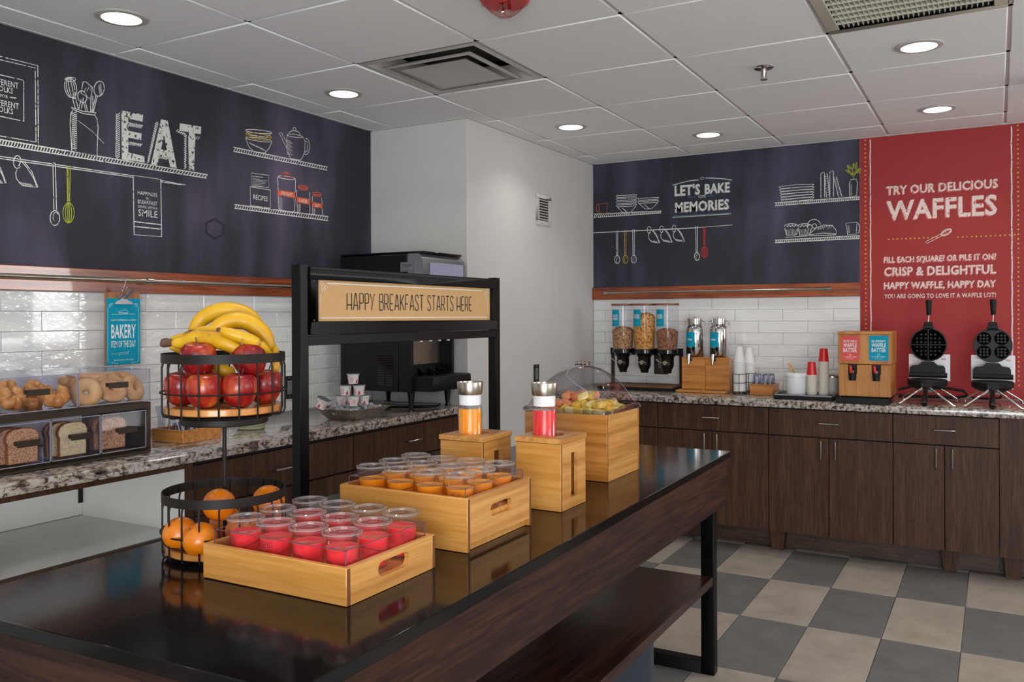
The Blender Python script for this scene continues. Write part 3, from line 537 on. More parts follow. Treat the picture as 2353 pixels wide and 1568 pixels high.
d.l((1616, 835), (1596, 800), (1585, 770), (1570, 750), (1586, 748), (1608, 790), (1616, 805)); d.e(1722, 825, 21, 46, -100, 120); d.e(1720, 825, 12, 32, -90, 110)
for k in range(12): d.l((1616, 790+k*7), (1636+k % 3*6, 796+k*7), w=.002)
put(d, 'chalk_teapot', MT['ck'], mL)
d = D(pL, NL, .0034); d.l((1408, 1052), (1522, 1070), (1522, 1172), (1410, 1158), closed=True); d.l((1415, 974), (1513, 988), (1514, 1056), (1417, 1050), closed=True, w=.0022); d.l((1420, 992), (1480, 999), w=.002)
for k in range(6): d.l((1422, 1004+k*8), (1465+(k*37) % 42, 1011+k*8), w=.0014)
put(d, 'chalk_recipe_box', MT['ck'], mL)
d = D(pL, NL, .0034)
d.fill((1563, 1068), (1662, 1084), (1662, 1117), (1563, 1100), mi=1); d.fill((1670, 1109), (1745, 1121), (1745, 1153), (1670, 1139), mi=1); d.fill((1757, 1137), (1814, 1147), (1814, 1175), (1757, 1165), mi=1)
d.l((1562, 1000), (1566, 1070)); d.l((1566, 1100), (1570, 1175), (1586, 1190), (1645, 1196), (1658, 1186), (1662, 1117)); d.l((1662, 1084), (1664, 1012)); d.e(1613, 1001, 50, 8, rot=8)
d.l((1672, 1070), (1669, 1109)); d.l((1672, 1140), (1676, 1198)); d.l((1744, 1153), (1744, 1208)); d.l((1745, 1121), (1742, 1082)); d.l((1760, 1105), (1757, 1137)); d.l((1760, 1165), (1760, 1208)); d.l((1814, 1175), (1816, 1215)); d.l((1814, 1147), (1810, 1115))
for k in range(8): d.l((1572, 1110+k*9), (1590, 1120+k*9), w=.002); d.l((1680, 1150+k*6), (1692, 1148+k*6), w=.002); d.l((1764, 1176+k*5), (1774, 1176+k*5), w=.0018)
d.e(1613, 990, 32, 15, 180, 360, rot=8, mi=1); d.e(1612, 975, 9, 6, mi=1); d.l((1582, 990), (1648, 1000), mi=1); d.e(1706, 1053, 30, 9, rot=8, mi=1); d.e(1706, 1062, 28, 9, rot=8, mi=1); d.e(1785, 1092, 24, 7, rot=8, mi=1); d.e(1785, 1100, 22, 6, rot=8, mi=1)
put(d, 'chalk_jars', [MT['ck'], MT['co']], mL)
pL2 = lambda x, y: onx(x/2.45, y/2.45, XL+.0052)
for s, a, b, h in [('RECIPES', (1425, 1124), (1507, 1132), 27), ('DELIGHT', (1583, 1097), (1646, 1106), 18), ('CHEER', (1684, 1137), (1732, 1144), 18), ('JOY', (1774, 1164), (1800, 1167), 16)]: m = M(); ptext(m, s, pL2, a, b, h, .004); m.build('lettering', MT['ck'], mL, smooth=False)
d = D(pL, NL, .011); d.l(*[(1210+56*math.cos(math.radians(a+30)), 1289+52*math.sin(math.radians(a+30))+6*math.cos(math.radians(a))) for a in range(0, 360, 60)], closed=True); put(d, 'erased_hexagon', MT['cbk'], mL)
# back mural
w2 = .0052
d = D(pB, NB, w2); d.shelf((10, 503), (380, 486), (10, 522), (376, 497), 34); put(d, 'chalk_shelf', MT['ck'], mB)
d = D(pB, NB, w2); d.shelf((997, 442), (1458, 408), (997, 458), (1458, 423), 40); put(d, 'chalk_shelf', MT['ck'], mB)
d = D(pB, NB, w2); d.shelf((997, 645), (1458, 620), (997, 659), (1458, 636), 40); put(d, 'chalk_shelf', MT['ck'], mB)
d = D(pB, NB, .006); d.l((10, 605), (560, 578)); d.l((560, 578), (765, 562), w=.003); put(d, 'chalk_rail', MT['ck'], mB)
def bowls(d, cx, y0, w, n, dy, hb):
    for k in range(n): d.l((cx-w, y0+k*dy), (cx+w, y0-6+k*dy)); d.l((cx-w, y0+k*dy), (cx-w*.9, y0+k*dy+10), (cx+w*.9, y0+k*dy+4), (cx+w, y0-6+k*dy))
    y = y0+(n-1)*dy+10; d.l((cx-w*.9, y), (cx-w*.3, y+hb), (cx+w*.35, y+hb-2), (cx+w*.92, y-5)); d.hatch((cx-w*.4, y+6), (cx-w*.1, y+hb-10), 14, 10, 5, .003)
d = D(pB, NB, .004); bowls(d, 189, 403, 56, 4, 17, 34); bowls(d, 307, 418, 57, 2, 17, 30); put(d, 'chalk_bowls', MT['ck'], mB)
d = D(pB, NB, .004); d.l((36, 448), (86, 443), (80, 498), (45, 502), closed=True); d.e(33, 470, 9, 20, 60, 300); put(d, 'chalk_mug', MT['co'], mB)
def spoon_b(d, x, y0, y1): d.l((x-4, y0), (x-2, y1-36)); d.l((x+5, y0), (x+5, y1-36)); d.e(x+2, y1-20, 14, 22); d.e(x+4, y1-16, 7, 13, 100, 300, w=.003)
for x, y0, y1, mt in [(136, 592, 770, 'ck'), (181, 590, 770, 'cy'), (226, 586, 768, 'ck'), (570, 568, 754, 'ck')]:
    d = D(pB, NB, .004); spoon_b(d, x, y0, y1); put(d, 'chalk_spoon', MT[mt], mB)
d = D(pB, NB, .004); whisk_draw(d, 613, 570, 670, 738, 19); put(d, 'chalk_whisk', MT['cr'], mB)
d = D(pB, NB, .0038)
for x in (322, 390, 458): cup_draw(d, x, 585-(x-322)*.05, .5)
put(d, 'chalk_cups', MT['ck'], mB)
d = D(pB, NB, .004)
for k in range(6): d.l((1018+k*3, 354+k*15), (1030, 364+k*15), (1200, 352+k*14), (1210, 340+k*14)); d.l((1018+k*3, 354+k*15), (1120, 342+k*15), (1210, 340+k*14), w=.003)
put(d, 'chalk_plates', MT['ck'], mB)
d = D(pB, NB, .004)
for x, t, b, lean in [(1247, 280, 414, 0), (1296, 272, 412, 0)]: d.l((x, b), (x, t), (x+18, t-5), (x+20, t+2), (x+20, b-4))
for x0, y0, x1, y1 in [(1268, 286, 1296, 410), (1318, 304, 1362, 408)]:
    d.l((x0, y0), (x0+14, y0-4), (x1, y1), (x1-18, y1+3), closed=True); d.hatch((x0+6, y0+14), (x1-12, y1-10), 10, -8, 9, .0026)
put(d, 'chalk_books', MT['ck'], mB)
d = D(pB, NB, .004); d.l((1408, 316), (1442, 312)); d.l((1408, 322), (1402, 336), (1404, 406), (1442, 402), (1446, 334), (1442, 318)); d.hatch((1408, 340), (1410, 396), 8, 4, 8, .0026); put(d, 'chalk_vase', MT['ck'], mB)
d = D(pB, NB, .0036); d.l((1424, 310), (1420, 270), (1425, 225)); d.l((1424, 300), (1400, 262), (1392, 240)); d.l((1424, 300), (1446, 270), (1455, 250))
for x, y, r in [(1425, 238, 90), (1410, 250, 60), (1438, 248, 120), (1396, 246, 70), (1400, 275, 30), (1415, 285, 40), (1446, 262, 140), (1452, 275, 170), (1432, 278, 140), (1440, 232, 100), (1392, 268, 20), (1456, 262, 160)]: d.e(x, y, 11, 4, rot=r, n=8)
put(d, 'chalk_leaves', MT['cg'], mB)
d = D(pB, NB, .004)
for x in (1050, 1122): d.l((x, 580), (x+10, 618), (x+62, 616), (x+76, 578)); d.e(x+38, 572, 40, 17, 180, 372); d.hatch((x+10, 586), (x+66, 582), 2, 30, 8, .0026); [d.e(x+15+k*9, 570-(k % 2)*6, 3, 2.5, n=6) for k in range(6)]
d.e(1210, 566, 36, 34, 150, 350); d.e(1212, 568, 12, 12); d.l((1186, 610), (1220, 580), (1262, 562), (1310, 566), (1332, 594), (1330, 610), (1260, 606), (1190, 616), closed=True); d.hatch((1230, 590), (1300, 580), 10, -20, 8, .003); d.l((1052, 630), (1180, 622), (1330, 616))
put(d, 'chalk_pastries', MT['ck'], mB)
d = D(pB, NB, .004); d.l((1384, 552), (1394, 616), (1440, 612), (1444, 546), closed=True); d.e(1449, 580, 9, 26, -100, 100); d.hatch((1392, 570), (1396, 606), 10, -4, 6, .0026); put(d, 'chalk_mug', MT['ck'], mB)
for off, mt, nm in [(-.008, 'shb', 'lettering_shadow'), (0, 'ck', 'lettering')]:
    q = lambda x, y, o=off: ony(1360+(x+o*420)/2.37, 280+(y-o*420)/2.37, YB-.0046-(.0004 if o == 0 else 0))
    for s, a, b, h in [("LET'S", (452, 412), (590, 384), 52), ('BAKE', (616, 385), (752, 388), 50), ('MEMORIES', (454, 493), (748, 474), 50)]: m = M(); ptext(m, s, q, a, b, h, .03); m.build(nm, MT[mt], mB, smooth=False)
m = M(); ptext(m, 'SOME', pB, (579, 415), (621, 414), 16, 0); m.build('lettering', MT['ck'], mB, smooth=False)
d = D(pB, NB, .003); d.l((524, 411), (565, 410)); d.l((630, 405), (664, 403)); d.l((442, 350), (520, 322), (580, 314), w=.0025); d.l((620, 310), (700, 310), (766, 322), w=.0025); d.l((442, 514), (755, 494), w=.0025); put(d, 'chalk_accents', MT['cb'], mB)
d = D(pB, NB, .003)
for k in range(24): d.e(442+k*6, 345-28*math.sin(k/24*1.5), 1.6, 1.6, n=5, w=.004); d.e(622+k*6, 306+11*(k/24)**2, 1.6, 1.6, n=5, w=.004)
for k in range(50): d.e(442+k*6.4, 521-k*.4, 1.6, 1.6, n=5, w=.004)
d.l((590, 308), (596, 303), (608, 302), (613, 307), (607, 313), (595, 314), closed=True); put(d, 'chalk_dots', MT['ck'], mB)
# red mural
for off, mt, nm in [(1, 'shr', 'lettering_shadow'), (0, 'ckr', 'lettering')]:
    q = lambda x, y, o=off: ony(1360+(x-o*5)/2.37, 280+(y+o*5)/2.37, YB-.0046-(.0005 if o == 0 else 0))
    for s, a, b, h in [('TRY OUR DELICIOUS', (1605, 396), (2212, 360), 44), ('WAFFLES', (1606, 532), (2208, 505), 98), ('FILL EACH SQUARE? OR PILE IT ON?', (1592, 765), (2203, 752), 30), ('CRISP & DELIGHTFUL', (1593, 836), (2203, 828), 44), ('HAPPY WAFFLE, HAPPY DAY', (1592, 907), (2202, 902), 34), ('YOU ARE GOING TO LOVE IT A WAFFLE LOT!', (1592, 960), (2200, 957), 22)]:
        if off and h < 25: continue
        m = M(); ptext(m, s, q, a, b, h, .025); m.build(nm, MT[mt], mR, smooth=False)
m = M()
for x in (-.665, .081): m.ribbon([Vector((x+.0012*math.sin(k*2.1), YB-.0042, 2.44-k*.05)) for k in range(31)], .007, NB)
tag(m.build('border_line', MT['ckr'], mR, smooth=False), kind='stuff')
m = M()
def dot(x, z, r): m.add([(x+r*math.cos(k*math.pi/4), YB-.0042, z+r*math.sin(k*math.pi/4)) for k in range(8)], [tuple(range(8))])
for x in (-.694, .112, .20):
    for k in range(56): dot(x, 2.44-k*.0268, .0052)
for k in range(12): dot(-.563+k*.0238, ony(2100, 548, YB).z, .0052)
for k in range(13): dot(-.563+.372+k*.0238, ony(2240, 545, YB).z+.003, .0052)
tag(m.build('border_dots', MT['cyr'], mR, smooth=False), kind='stuff')
d = D(pB, NB, .003); d.l((1815, 655), (1822, 664), (1905, 622), (1898, 612), closed=True); d.e(1930, 602, 32, 15, rot=-28); d.e(1930, 602, 32, 6, rot=-28); d.e(1930, 602, 30, 11, rot=-28); put(d, 'whisk_drawing', MT['ckr'], mR)
# ================= CEILING FIXTURES =================
cl = ['nearest downlight above the big chalkboard, at upper left', 'round downlight above the teapot drawing, left of the air diffuser', 'round downlight above the white pillar with its wall vent', 'small round downlight above the LET\'S BAKE lettering', 'round downlight beside the large ceiling grille', 'round downlight just above the red waffle mural']
t0 = None
for (x, y), lb in zip(DOWN, cl):
    if t0 is None:
        t0 = thing('downlight', lb, 'light', (0, 0, 0), 'recessed downlights')
        M().lathe((0, 0, 0), [(.066, -.0045), (.068, -.011), (.088, -.009), (.092, -.0045)], 40).build('trim_ring', MT['diff'], t0)
        M().lathe((0, 0, -.0062), [(0, 0), (.067, 0)], 40).build('lens', MT['glow'], t0)
        t0.location = (x, y, ZCEIL)
    else: dup(t0, (x, y, ZCEIL), label=lb)
def sqf(m, h0, z0, h1, z1, c, t=.004):
    for s in (0, t):
        a = [(c[0]+sx*h0, c[1]+sy*h0, z0+s) for sx, sy in ((-1, -1), (1, -1), (1, 1), (-1, 1))]; b = [(c[0]+sx*h1, c[1]+sy*h1, z1+s) for sx, sy in ((-1, -1), (1, -1), (1, 1), (-1, 1))]
        m.add(a+b, [(i, (i+1) % 4, 4+(i+1) % 4, 4+i) for i in range(4)])
c = (GX-G/2, GY+G/2)
t = thing('air_diffuser', 'square ceiling air diffuser with nested louvres and dust stains', 'vent', (c[0], c[1], ZCEIL))
m = M(); sqf(m, .296, ZCEIL-.001, .27, ZCEIL-.004, c); sqf(m, .27, ZCEIL-.004, .19, ZCEIL+.045, c); m.build('frame', MT['diff'], t)
m = M(); sqf(m, .225, ZCEIL-.012, .12, ZCEIL+.032, c); sqf(m, .225, ZCEIL-.012, .205, ZCEIL-.014, c); m.build('louvre', MT['diff'], t)
m = M(); sqf(m, .168, ZCEIL-.016, .05, ZCEIL-.004, c, .003); m.box(c[0]-.052, c[0]+.052, c[1]-.052, c[1]+.052, ZCEIL-.004, ZCEIL+.002); m.build('centre_plate', MT['diff'], t)
m = M(); m.box(c[0]-.235, c[0]+.235, c[1]-.235, c[1]+.235, ZCEIL+.09, ZCEIL+.1); sqf(m, .235, ZCEIL+.035, .235, ZCEIL+.09, c); m.build('duct', MT['ductg'], t)
m = M(); m.tube([(c[0]-.1, c[1]+.06, ZCEIL+.07), (c[0]-.02, c[1]+.02, ZCEIL+.03), (c[0], c[1], ZCEIL)], .004, 6); m.tube([(c[0]+.1, c[1]-.08, ZCEIL+.09), (c[0]+.1, c[1]-.08, ZCEIL+.005)], .004, 6); m.build('hanger_wire', MT['steel'], t)
c = (GX+2.5*G, GY+G/2)
t = thing('return_grille', 'large cream egg-crate ceiling grille at upper right', 'vent', (c[0], c[1], ZCEIL))
m = M(); h = .298
for a, b, e, f in ((-h, h, -h, -.255), (-h, h, .255, h), (-h, -.255, -.255, .255), (.255, h, -.255, .255)): m.box(c[0]+a, c[0]+b, c[1]+e, c[1]+f, ZCEIL-.008, ZCEIL-.001)
m.build('frame', MT['louver'], t, bevel=.002)
M().box(c[0]-.26, c[0]+.26, c[1]-.26, c[1]+.26, ZCEIL+.05, ZCEIL+.055).build('duct', MT['ventd'], t)
for k in range(1, 9):
    y = c[1]-.255+k*.51/9; M().box(c[0]-.255, c[0]+.255, y-.004, y+.004, ZCEIL-.006, ZCEIL+.02).build('slat', MT['louver'], t)
fm = None
for k in range(1, 30):
    x = c[0]-.255+k*.51/30; o = M().hexa([(x-.001, c[1]-.253, ZCEIL-.004), (x+.001, c[1]-.253, ZCEIL-.004), (x+.001, c[1]+.253, ZCEIL-.004), (x-.001, c[1]+.253, ZCEIL-.004), (x+.006, c[1]-.253, ZCEIL+.02), (x+.008, c[1]-.253, ZCEIL+.02), (x+.008, c[1]+.253, ZCEIL+.02), (x+.006, c[1]+.253, ZCEIL+.02)]).build('fin', MT['louver'], t)
x, y = -.878, 3.811
t = thing('sprinkler', 'small chrome fire sprinkler hanging from the ceiling', 'sprinkler', (x, y, ZCEIL))
M().lathe((x, y, ZCEIL-.004), [(0, -.010), (.02, -.010), (.040, -.007), (.043, -.003), (.040, .001)], 32).build('escutcheon', MT['chrome'], t)
M().lathe((x, y, ZCEIL-.055), [(0, 0), (.006, 0), (.008, .02), (.012, .03), (.012, .05)], 12).build('body', MT['steel'], t)
m = M(); m.lathe((x, y, ZCEIL-.06), [(0, 0), (.016, .0), (.016, .002), (0, .004)], 12); [m.tube([(x+s*.011, y, ZCEIL-.03), (x+s*.011, y, ZCEIL-.055), (x, y, ZCEIL-.06)], .002, 6) for s in (-1, 1)]; m.build('deflector', MT['steel'], t)
p = onz(1160, 34, 2.385); x, y = p.x, p.y
t = thing('fire_strobe', 'red round fire alarm strobe with clear lens on the ceiling', 'alarm', (x, y, ZCEIL))
M().lathe((x, y, ZCEIL-.004), [(.0, -.03), (.05, -.03), (.078, -.03), (.086, -.015), (.082, 0), (0, 0)], 40).build('base', MT['red'], t)
M().lathe((x, y, ZCEIL-.034), [(.0, -.05), (.02, -.046), (.05, -.026), (.072, -.004), (.074, 0)], 40).build('lens', MT['lens'], t)
m = M(); m.box(x-.018, x-.006, y-.012, y+.012, ZCEIL-.068, ZCEIL-.036); m.box(x+.006, x+.018, y-.012, y+.012, ZCEIL-.068, ZCEIL-.036); m.tube([(x-.006, y, ZCEIL-.06), (x+.006, y, ZCEIL-.06)], .004); m.cyl((x, y, ZCEIL-.05), .007, .014, 10); m.build('flash_tube', MT['chrome'], t)
x, y = .33, 4.7
t = tag(M().lathe((x, y, ZCEIL-.105), [(0, 0), (.05, .006), (.1, .03), (.125, .07), (.12, .1), (.0, .1)], 32).build('ceiling_dome', MT['white']), 'white rounded dome on the ceiling at the right frame edge', 'dome')
# wall fittings
x = XC
t = thing('wall_vent', 'small square louvred vent on the white pillar', 'vent', (x, 4.878, 1.946))
m = M(); [m.box(x+.0005, x+.01, a, b, e, f) for a, b, e, f in ((4.78, 4.977, 1.946, 1.975), (4.78, 4.977, 2.115, 2.144), (4.78, 4.812, 1.975, 2.115), (4.945, 4.977, 1.975, 2.115))]; m.build('frame', MT['wall'], t, bevel=.002)
M().box(x+.0005, x+.002, 4.812, 4.945, 1.975, 2.115).build('duct', MT['ventd'], t)
for k in range(8):
    z = 1.98+k*.0172; M().hexa([(x+.003, 4.812, z+.008), (x+.012, 4.812, z), (x+.012, 4.945, z), (x+.003, 4.945, z+.008), (x+.003, 4.812, z+.012), (x+.012, 4.812, z+.004), (x+.012, 4.945, z+.004), (x+.003, 4.945, z+.012)]).build('slat', MT['diff'], t)
def outlet(label, c, ax, nrm, w=.07, h=.118, plate='plate'):
    t = thing('wall_outlet', label, 'outlet', c); c = Vector(c); A = Vector(ax); Nn = Vector(nrm); U = Vector((0, 0, 1))
    def bx(a0, a1, z0, z1, d0, d1): return [c+A*a+U*z+Nn*dd for dd in (d0, d1) for a, z in ((a0, z0), (a1, z0), (a1, z1), (a0, z1))]
    M().hexa(bx(-w/2, w/2, -h/2, h/2, .0085, .0125)).build('cover_plate', MT[plate], t, bevel=.0015)
    M().hexa(bx(-.017, .017, -.035, .035, .0125, .0145)).build('receptacle', MT['outlet'], t)
    m = M()
    for z in (-.018, .018):
        for a in (-.006, .006): m.hexa(bx(a-.001, a+.001, z-.002, z+.007, .0145, .015))
        m.hexa(bx(-.002, .002, z-.011, z-.007, .0145, .015))
    m.build('slots', MT['dark'], t)
    m = M(); [m.lathe(c+U*z+Nn*.0125, [(.004, 0), (.003, .0015), (0, .002)], 10, axis=nrm) for z in (-.048, .048)]; m.build('screw', MT['steel'], t); return t
outlet('metal wall outlet behind the fruit basket on white tile', (XL, 3.298, 1.008), (0, 1, 0), (1, 0, 0))
outlet('metal wall outlet on the white pillar near the fruit dome', (XC-.007, 4.773, 1.008), (0, 1, 0), (1, 0, 0))
outlet('metal wall outlet behind the cereal dispenser', (ony(1520, 845, YB).x, YB, ony(1520, 835, YB).z), (1, 0, 0), (0, -1, 0), .1, .15)
# ================= COUNTERS AND CABINETS =================
tag(M().box(XL+.009, -2.53, .5, YC-.002, ZC-.040, ZC).build('countertop', MT['gran'], bevel=.004, seg=2), 'grey speckled granite countertop along the left wall', 'countertop')
tag(M().box(XC+.002, .9, 5.0, YB-.009, ZC-.040, ZC).build('countertop', MT['gran'], bevel=.004, seg=2), 'grey speckled granite countertop along the far wall', 'countertop')
def pull(m, a, b, n):
    a, b, n = Vector(a), Vector(b), Vector(n); m.tube([a, a+n*.026, a+(b-a)*.04+n*.03, b-(b-a)*.04+n*.03, b+n*.026, b], .0045, 8); return m
def back_cab(label, x0, x1, split, drawer=True, legs=(1, 1)):
    t = thing('base_cabinet', label, 'cabinet', ((x0+x1)/2, 5.3, 0), 'walnut base cabinets under the far counter')
    M().box(x0+.001, x1-.001, 5.052, 5.6, .1335, ZC-.042).build('body', MT['dark'], t)
    if drawer:
        dr = M().box(x0+.002, x1-.002, 5.03, 5.05, .687, .836).build('drawer', MT['cab'], t, bevel=.001)
        xm = (x0+x1)/2; pull(M(), (xm-.05, 5.03, .765), (xm+.05, 5.03, .765), (0, -1, 0)).build('handle', MT['nickel'], dr)
    for k, (a, b) in enumerate(((x0, split), (split, x1))):
        dd = M().box(a+.0018, b-.0018, 5.03, 5.05, .134, .681).build('door', MT['cab'], t, bevel=.001)
        xh = split+(-.038 if k == 0 else .038); pull(M(), (xh, 5.03, .665-.1), (xh, 5.03, .665), (0, -1, 0)).build('handle', MT['nickel'], dd)
    M().box(x0, x1, 5.21, 5.225, .002, .132).build('toe_kick', MT['cabx'], t)
    return t
def foot(t, x):
    M().hexa([(x-.032, 5.13, .002), (x+.032, 5.13, .002), (x+.032, 5.205, .002), (x-.032, 5.205, .002), (x-.045, 5.13, .132), (x+.045, 5.13, .132), (x+.045, 5.205, .132), (x-.045, 5.205, .132)]).build('leg', MT['cab'], t)
tA = back_cab('walnut corner cabinet half hidden behind the wooden fruit box', -2.45, -1.807, -2.13)
tB = back_cab('walnut cabinet with doors below the milk dispensers', -1.807, -1.141, -1.4713)
tC = back_cab('walnut cabinet with doors below the white tub and paper cups', -1.141, -.484, -.812)
tD = back_cab('walnut cabinet with doors below the left waffle iron', -.484, .013, -.2366); tE = thing('end_panel', 'plain walnut end cabinet panel at the right edge below the counter', 'cabinet', (.2, 5.3, 0))
M().box(.0145, .6, 5.03, 5.6, .134, ZC-.042).build('panel', MT['cab'], tE); M().box(.014, .6, 5.21, 5.225, .002, .132).build('toe_kick', MT['cabx'], tE)
foot(tC, -1.115); foot(tD, -.215); foot(tE, .075)
# left side
def left_cab(label, y0, y1):
    t = thing('drawer_cabinet', label, 'cabinet', (-2.85, (y0+y1)/2, 0), 'walnut drawer cabinets under the left counter')
    M().box(XL+.01, -2.582, y0+.001, y1-.001, .1, ZC-.042).build('body', MT['dark'], t)
    for z0, z1 in ((.672, .826), (.40, .665), (.13, .393)):
        dr = M().box(-2.58, -2.56, y0+.003, y1-.003, z0, z1).build('drawer', MT['cab'], t, bevel=.001)
        zm = z1-.075; ym = (y0+y1)/2; pull(M(), (-2.56, ym-.055, zm), (-2.56, ym+.055, zm), (1, 0, 0)).build('handle', MT['nickel'], dr)
    M().box(-2.7, -2.69, y0, y1, .002, .098).build('toe_kick', MT['cabx'], t); return t
left_cab('walnut drawer unit behind the sign stand post', 2.17, 3.07)
left_cab('walnut drawer unit below the soda dispenser', 3.071, YC-.004)
t = thing('open_desk_cabinet', 'open white-lined shelf niche below the bakery case', 'cabinet', (-2.85, 1.3, 0))
M().box(XL+.01, -2.58, .45, 2.135, .56, .59).build('shelf', MT['niche'], t)
M().box(-2.58, -2.56, .45, 2.165, .555, .592).build('shelf_edge', MT['cabx'], t, bevel=.001)
M().box(XL+.01, XL+.024, .45, 2.135, .592, ZC-.042).build('back_panel', MT['niche'], t)
M().box(XL+.025, -2.562, 2.135, 2.150, .0, ZC-.042).build('side_panel', MT['niche'], t); M().box(-2.562, -2.558, 2.133, 2.169, .0, ZC-.042).build('stile', MT['cab'], t)
M().box(-2.58, -2.56, .45, 2.132, ZC-.062, ZC-.042).build('apron', MT['cab'], t)
M().box(XL+.024, XL+.030, 2.118, 2.1345, .64, ZC-.042).build('shaded_gap_strip', MT['dark'], t)  # solid dark strip, colour standing in for the shade of the corner gap
M().box(-2.6, -2.57, .45, 2.13, .002, .553).build('kick_panel', MT['cab'], t)
# ================= ISLAND =================
PNY = 2.555
isl = thing('serving_island', 'dark serving island with black quartz top and rosewood apron', 'table', (-1.28, 2.1, 0))
P = [(-1.715, .86), (-.857, .895), (-.897, 3.311), (-1.70, 3.311)]
m = M(); m.prism([(x, y, ZI-.026) for x, y in P], (0, 0, .026)); m.build('top', MT['slab'], isl, bevel=.002)
M().box(-.925, -.903, .935, 3.285, .645, ZI-.026).build('apron', MT['apron'], isl)
M().box(-1.69, -1.668, .935, 3.285, .645, ZI-.026).build('apron', MT['apron'], isl)
M().box(-1.668, -.925, .915, .937, .645, ZI-.026).build('apron', MT['shelfx'], isl); M().box(-1.668, -.925, 3.262, 3.285, .645, ZI-.026).build('apron', MT['shelf'], isl)
M().box(-1.62, -.932, 1.02, 3.19, .352, .385).build('lower_shelf', MT['shelf'], isl, bevel=.001)
for y0, y1 in ((3.215, 3.26), (.95, .995)):
    m = M()
    for x0, x1 in ((-.985, -.935), (-1.66, -1.61)): m.box(x0, x1, y0, y1, .002, .645)
    m.box(-1.61, -.985, y0, y1, .002, .05); m.build('leg_frame', MT['black'], isl, bevel=.002)
M().box(-1.40, -.945, PNY, PNY+.03, .002, .352).build('support_panel', MT['dome_e'], isl)
# ================= SIGN STAND =================
t = thing('sign_stand', 'black metal frame stand with HAPPY BREAKFAST STARTS HERE sign', 'sign', (-1.66, 2.3, ZI))
x0, x1 = -1.695, -1.662; ya, yb = 1.772, 2.862
for y0, y1 in ((ya, ya+.034), (yb-.034, yb)):
    p = M().box(x0, x1, y0, y1, ZI+.001, 1.517).build('post', MT['black'], t, bevel=.0015)
M().box(x0, x1, ya+.034, yb-.034, 1.290, 1.318).build('crossbar', MT['black'], t, bevel=.001)
m = M(); fx0, fx1 = -1.668, -1.655; zb, zt = 1.3195, 1.511; a, b = ya+.0345, yb-.0345
for q in ((a, b, zb, 1.356), (a, b, 1.476, zt), (a, a+.032, 1.356, 1.476), (b-.036, b, 1.356, 1.476)): m.box(fx0, fx1, *q)
m.build('sign_frame', MT['black'], t, bevel=.0015)
pn = M().box(fx0-.002, fx0+.003, a+.030, b-.034, 1.353, 1.479).build('sign_panel', MT['kraft'], t)
xs = fx0+.0042; S = lambda x, y: onx(660+x/3.919, 560+y/3.919, xs)
m = M(); A = S(540, 600); B = S(1662, 604); zc = (A.z+B.z)/2; stroke_text(m, 'HAPPY BREAKFAST STARTS HERE', (xs, A.y, zc), (0, 1, 0), .050, B.y-A.y, .0036, NL); m.build('lettering', MT['ink'], t, smooth=False)
m = M(); y0, y1, z0, z1 = S(300, 600).y, S(1800, 600).y, 1.367, 1.466
m.ribbon([(xs, y0+.03, z1), (xs, y1-.035, z1-.001)], .0028, NL); m.ribbon([(xs, y0, z1-.03), (xs, y0, z0), (xs, y1, z0), (xs, y1, z1-.03)], .0022, NL)
for c, s in ((y0+.005, 1), (y1-.002, -1)):
    m.ribbon([(xs, c+.006*math.cos(k*math.pi/5), z1-.002+.006*math.sin(k*math.pi/5)) for k in range(10)], .0016, NL, closed=True)
    for k in range(4): an = -math.radians(20+k*22); m.ribbon([(xs, c+s*.011*math.cos(an), z1-.002+.011*math.sin(an)), (xs, c+s*.026*math.cos(an), z1-.002+.026*math.sin(an))], .0016, NL)
m.build('sign_border', MT['whiteb'], t, smooth=False)
m = M(); [m.lathe((fx1, yy, zz), [(.004, 0), (.003, .002), (0, .0025)], 10, axis=(1, 0, 0)) for yy in (a+.012, b-.012) for zz in (1.36, 1.47)]; m.build('screw', MT['blackg'], t)
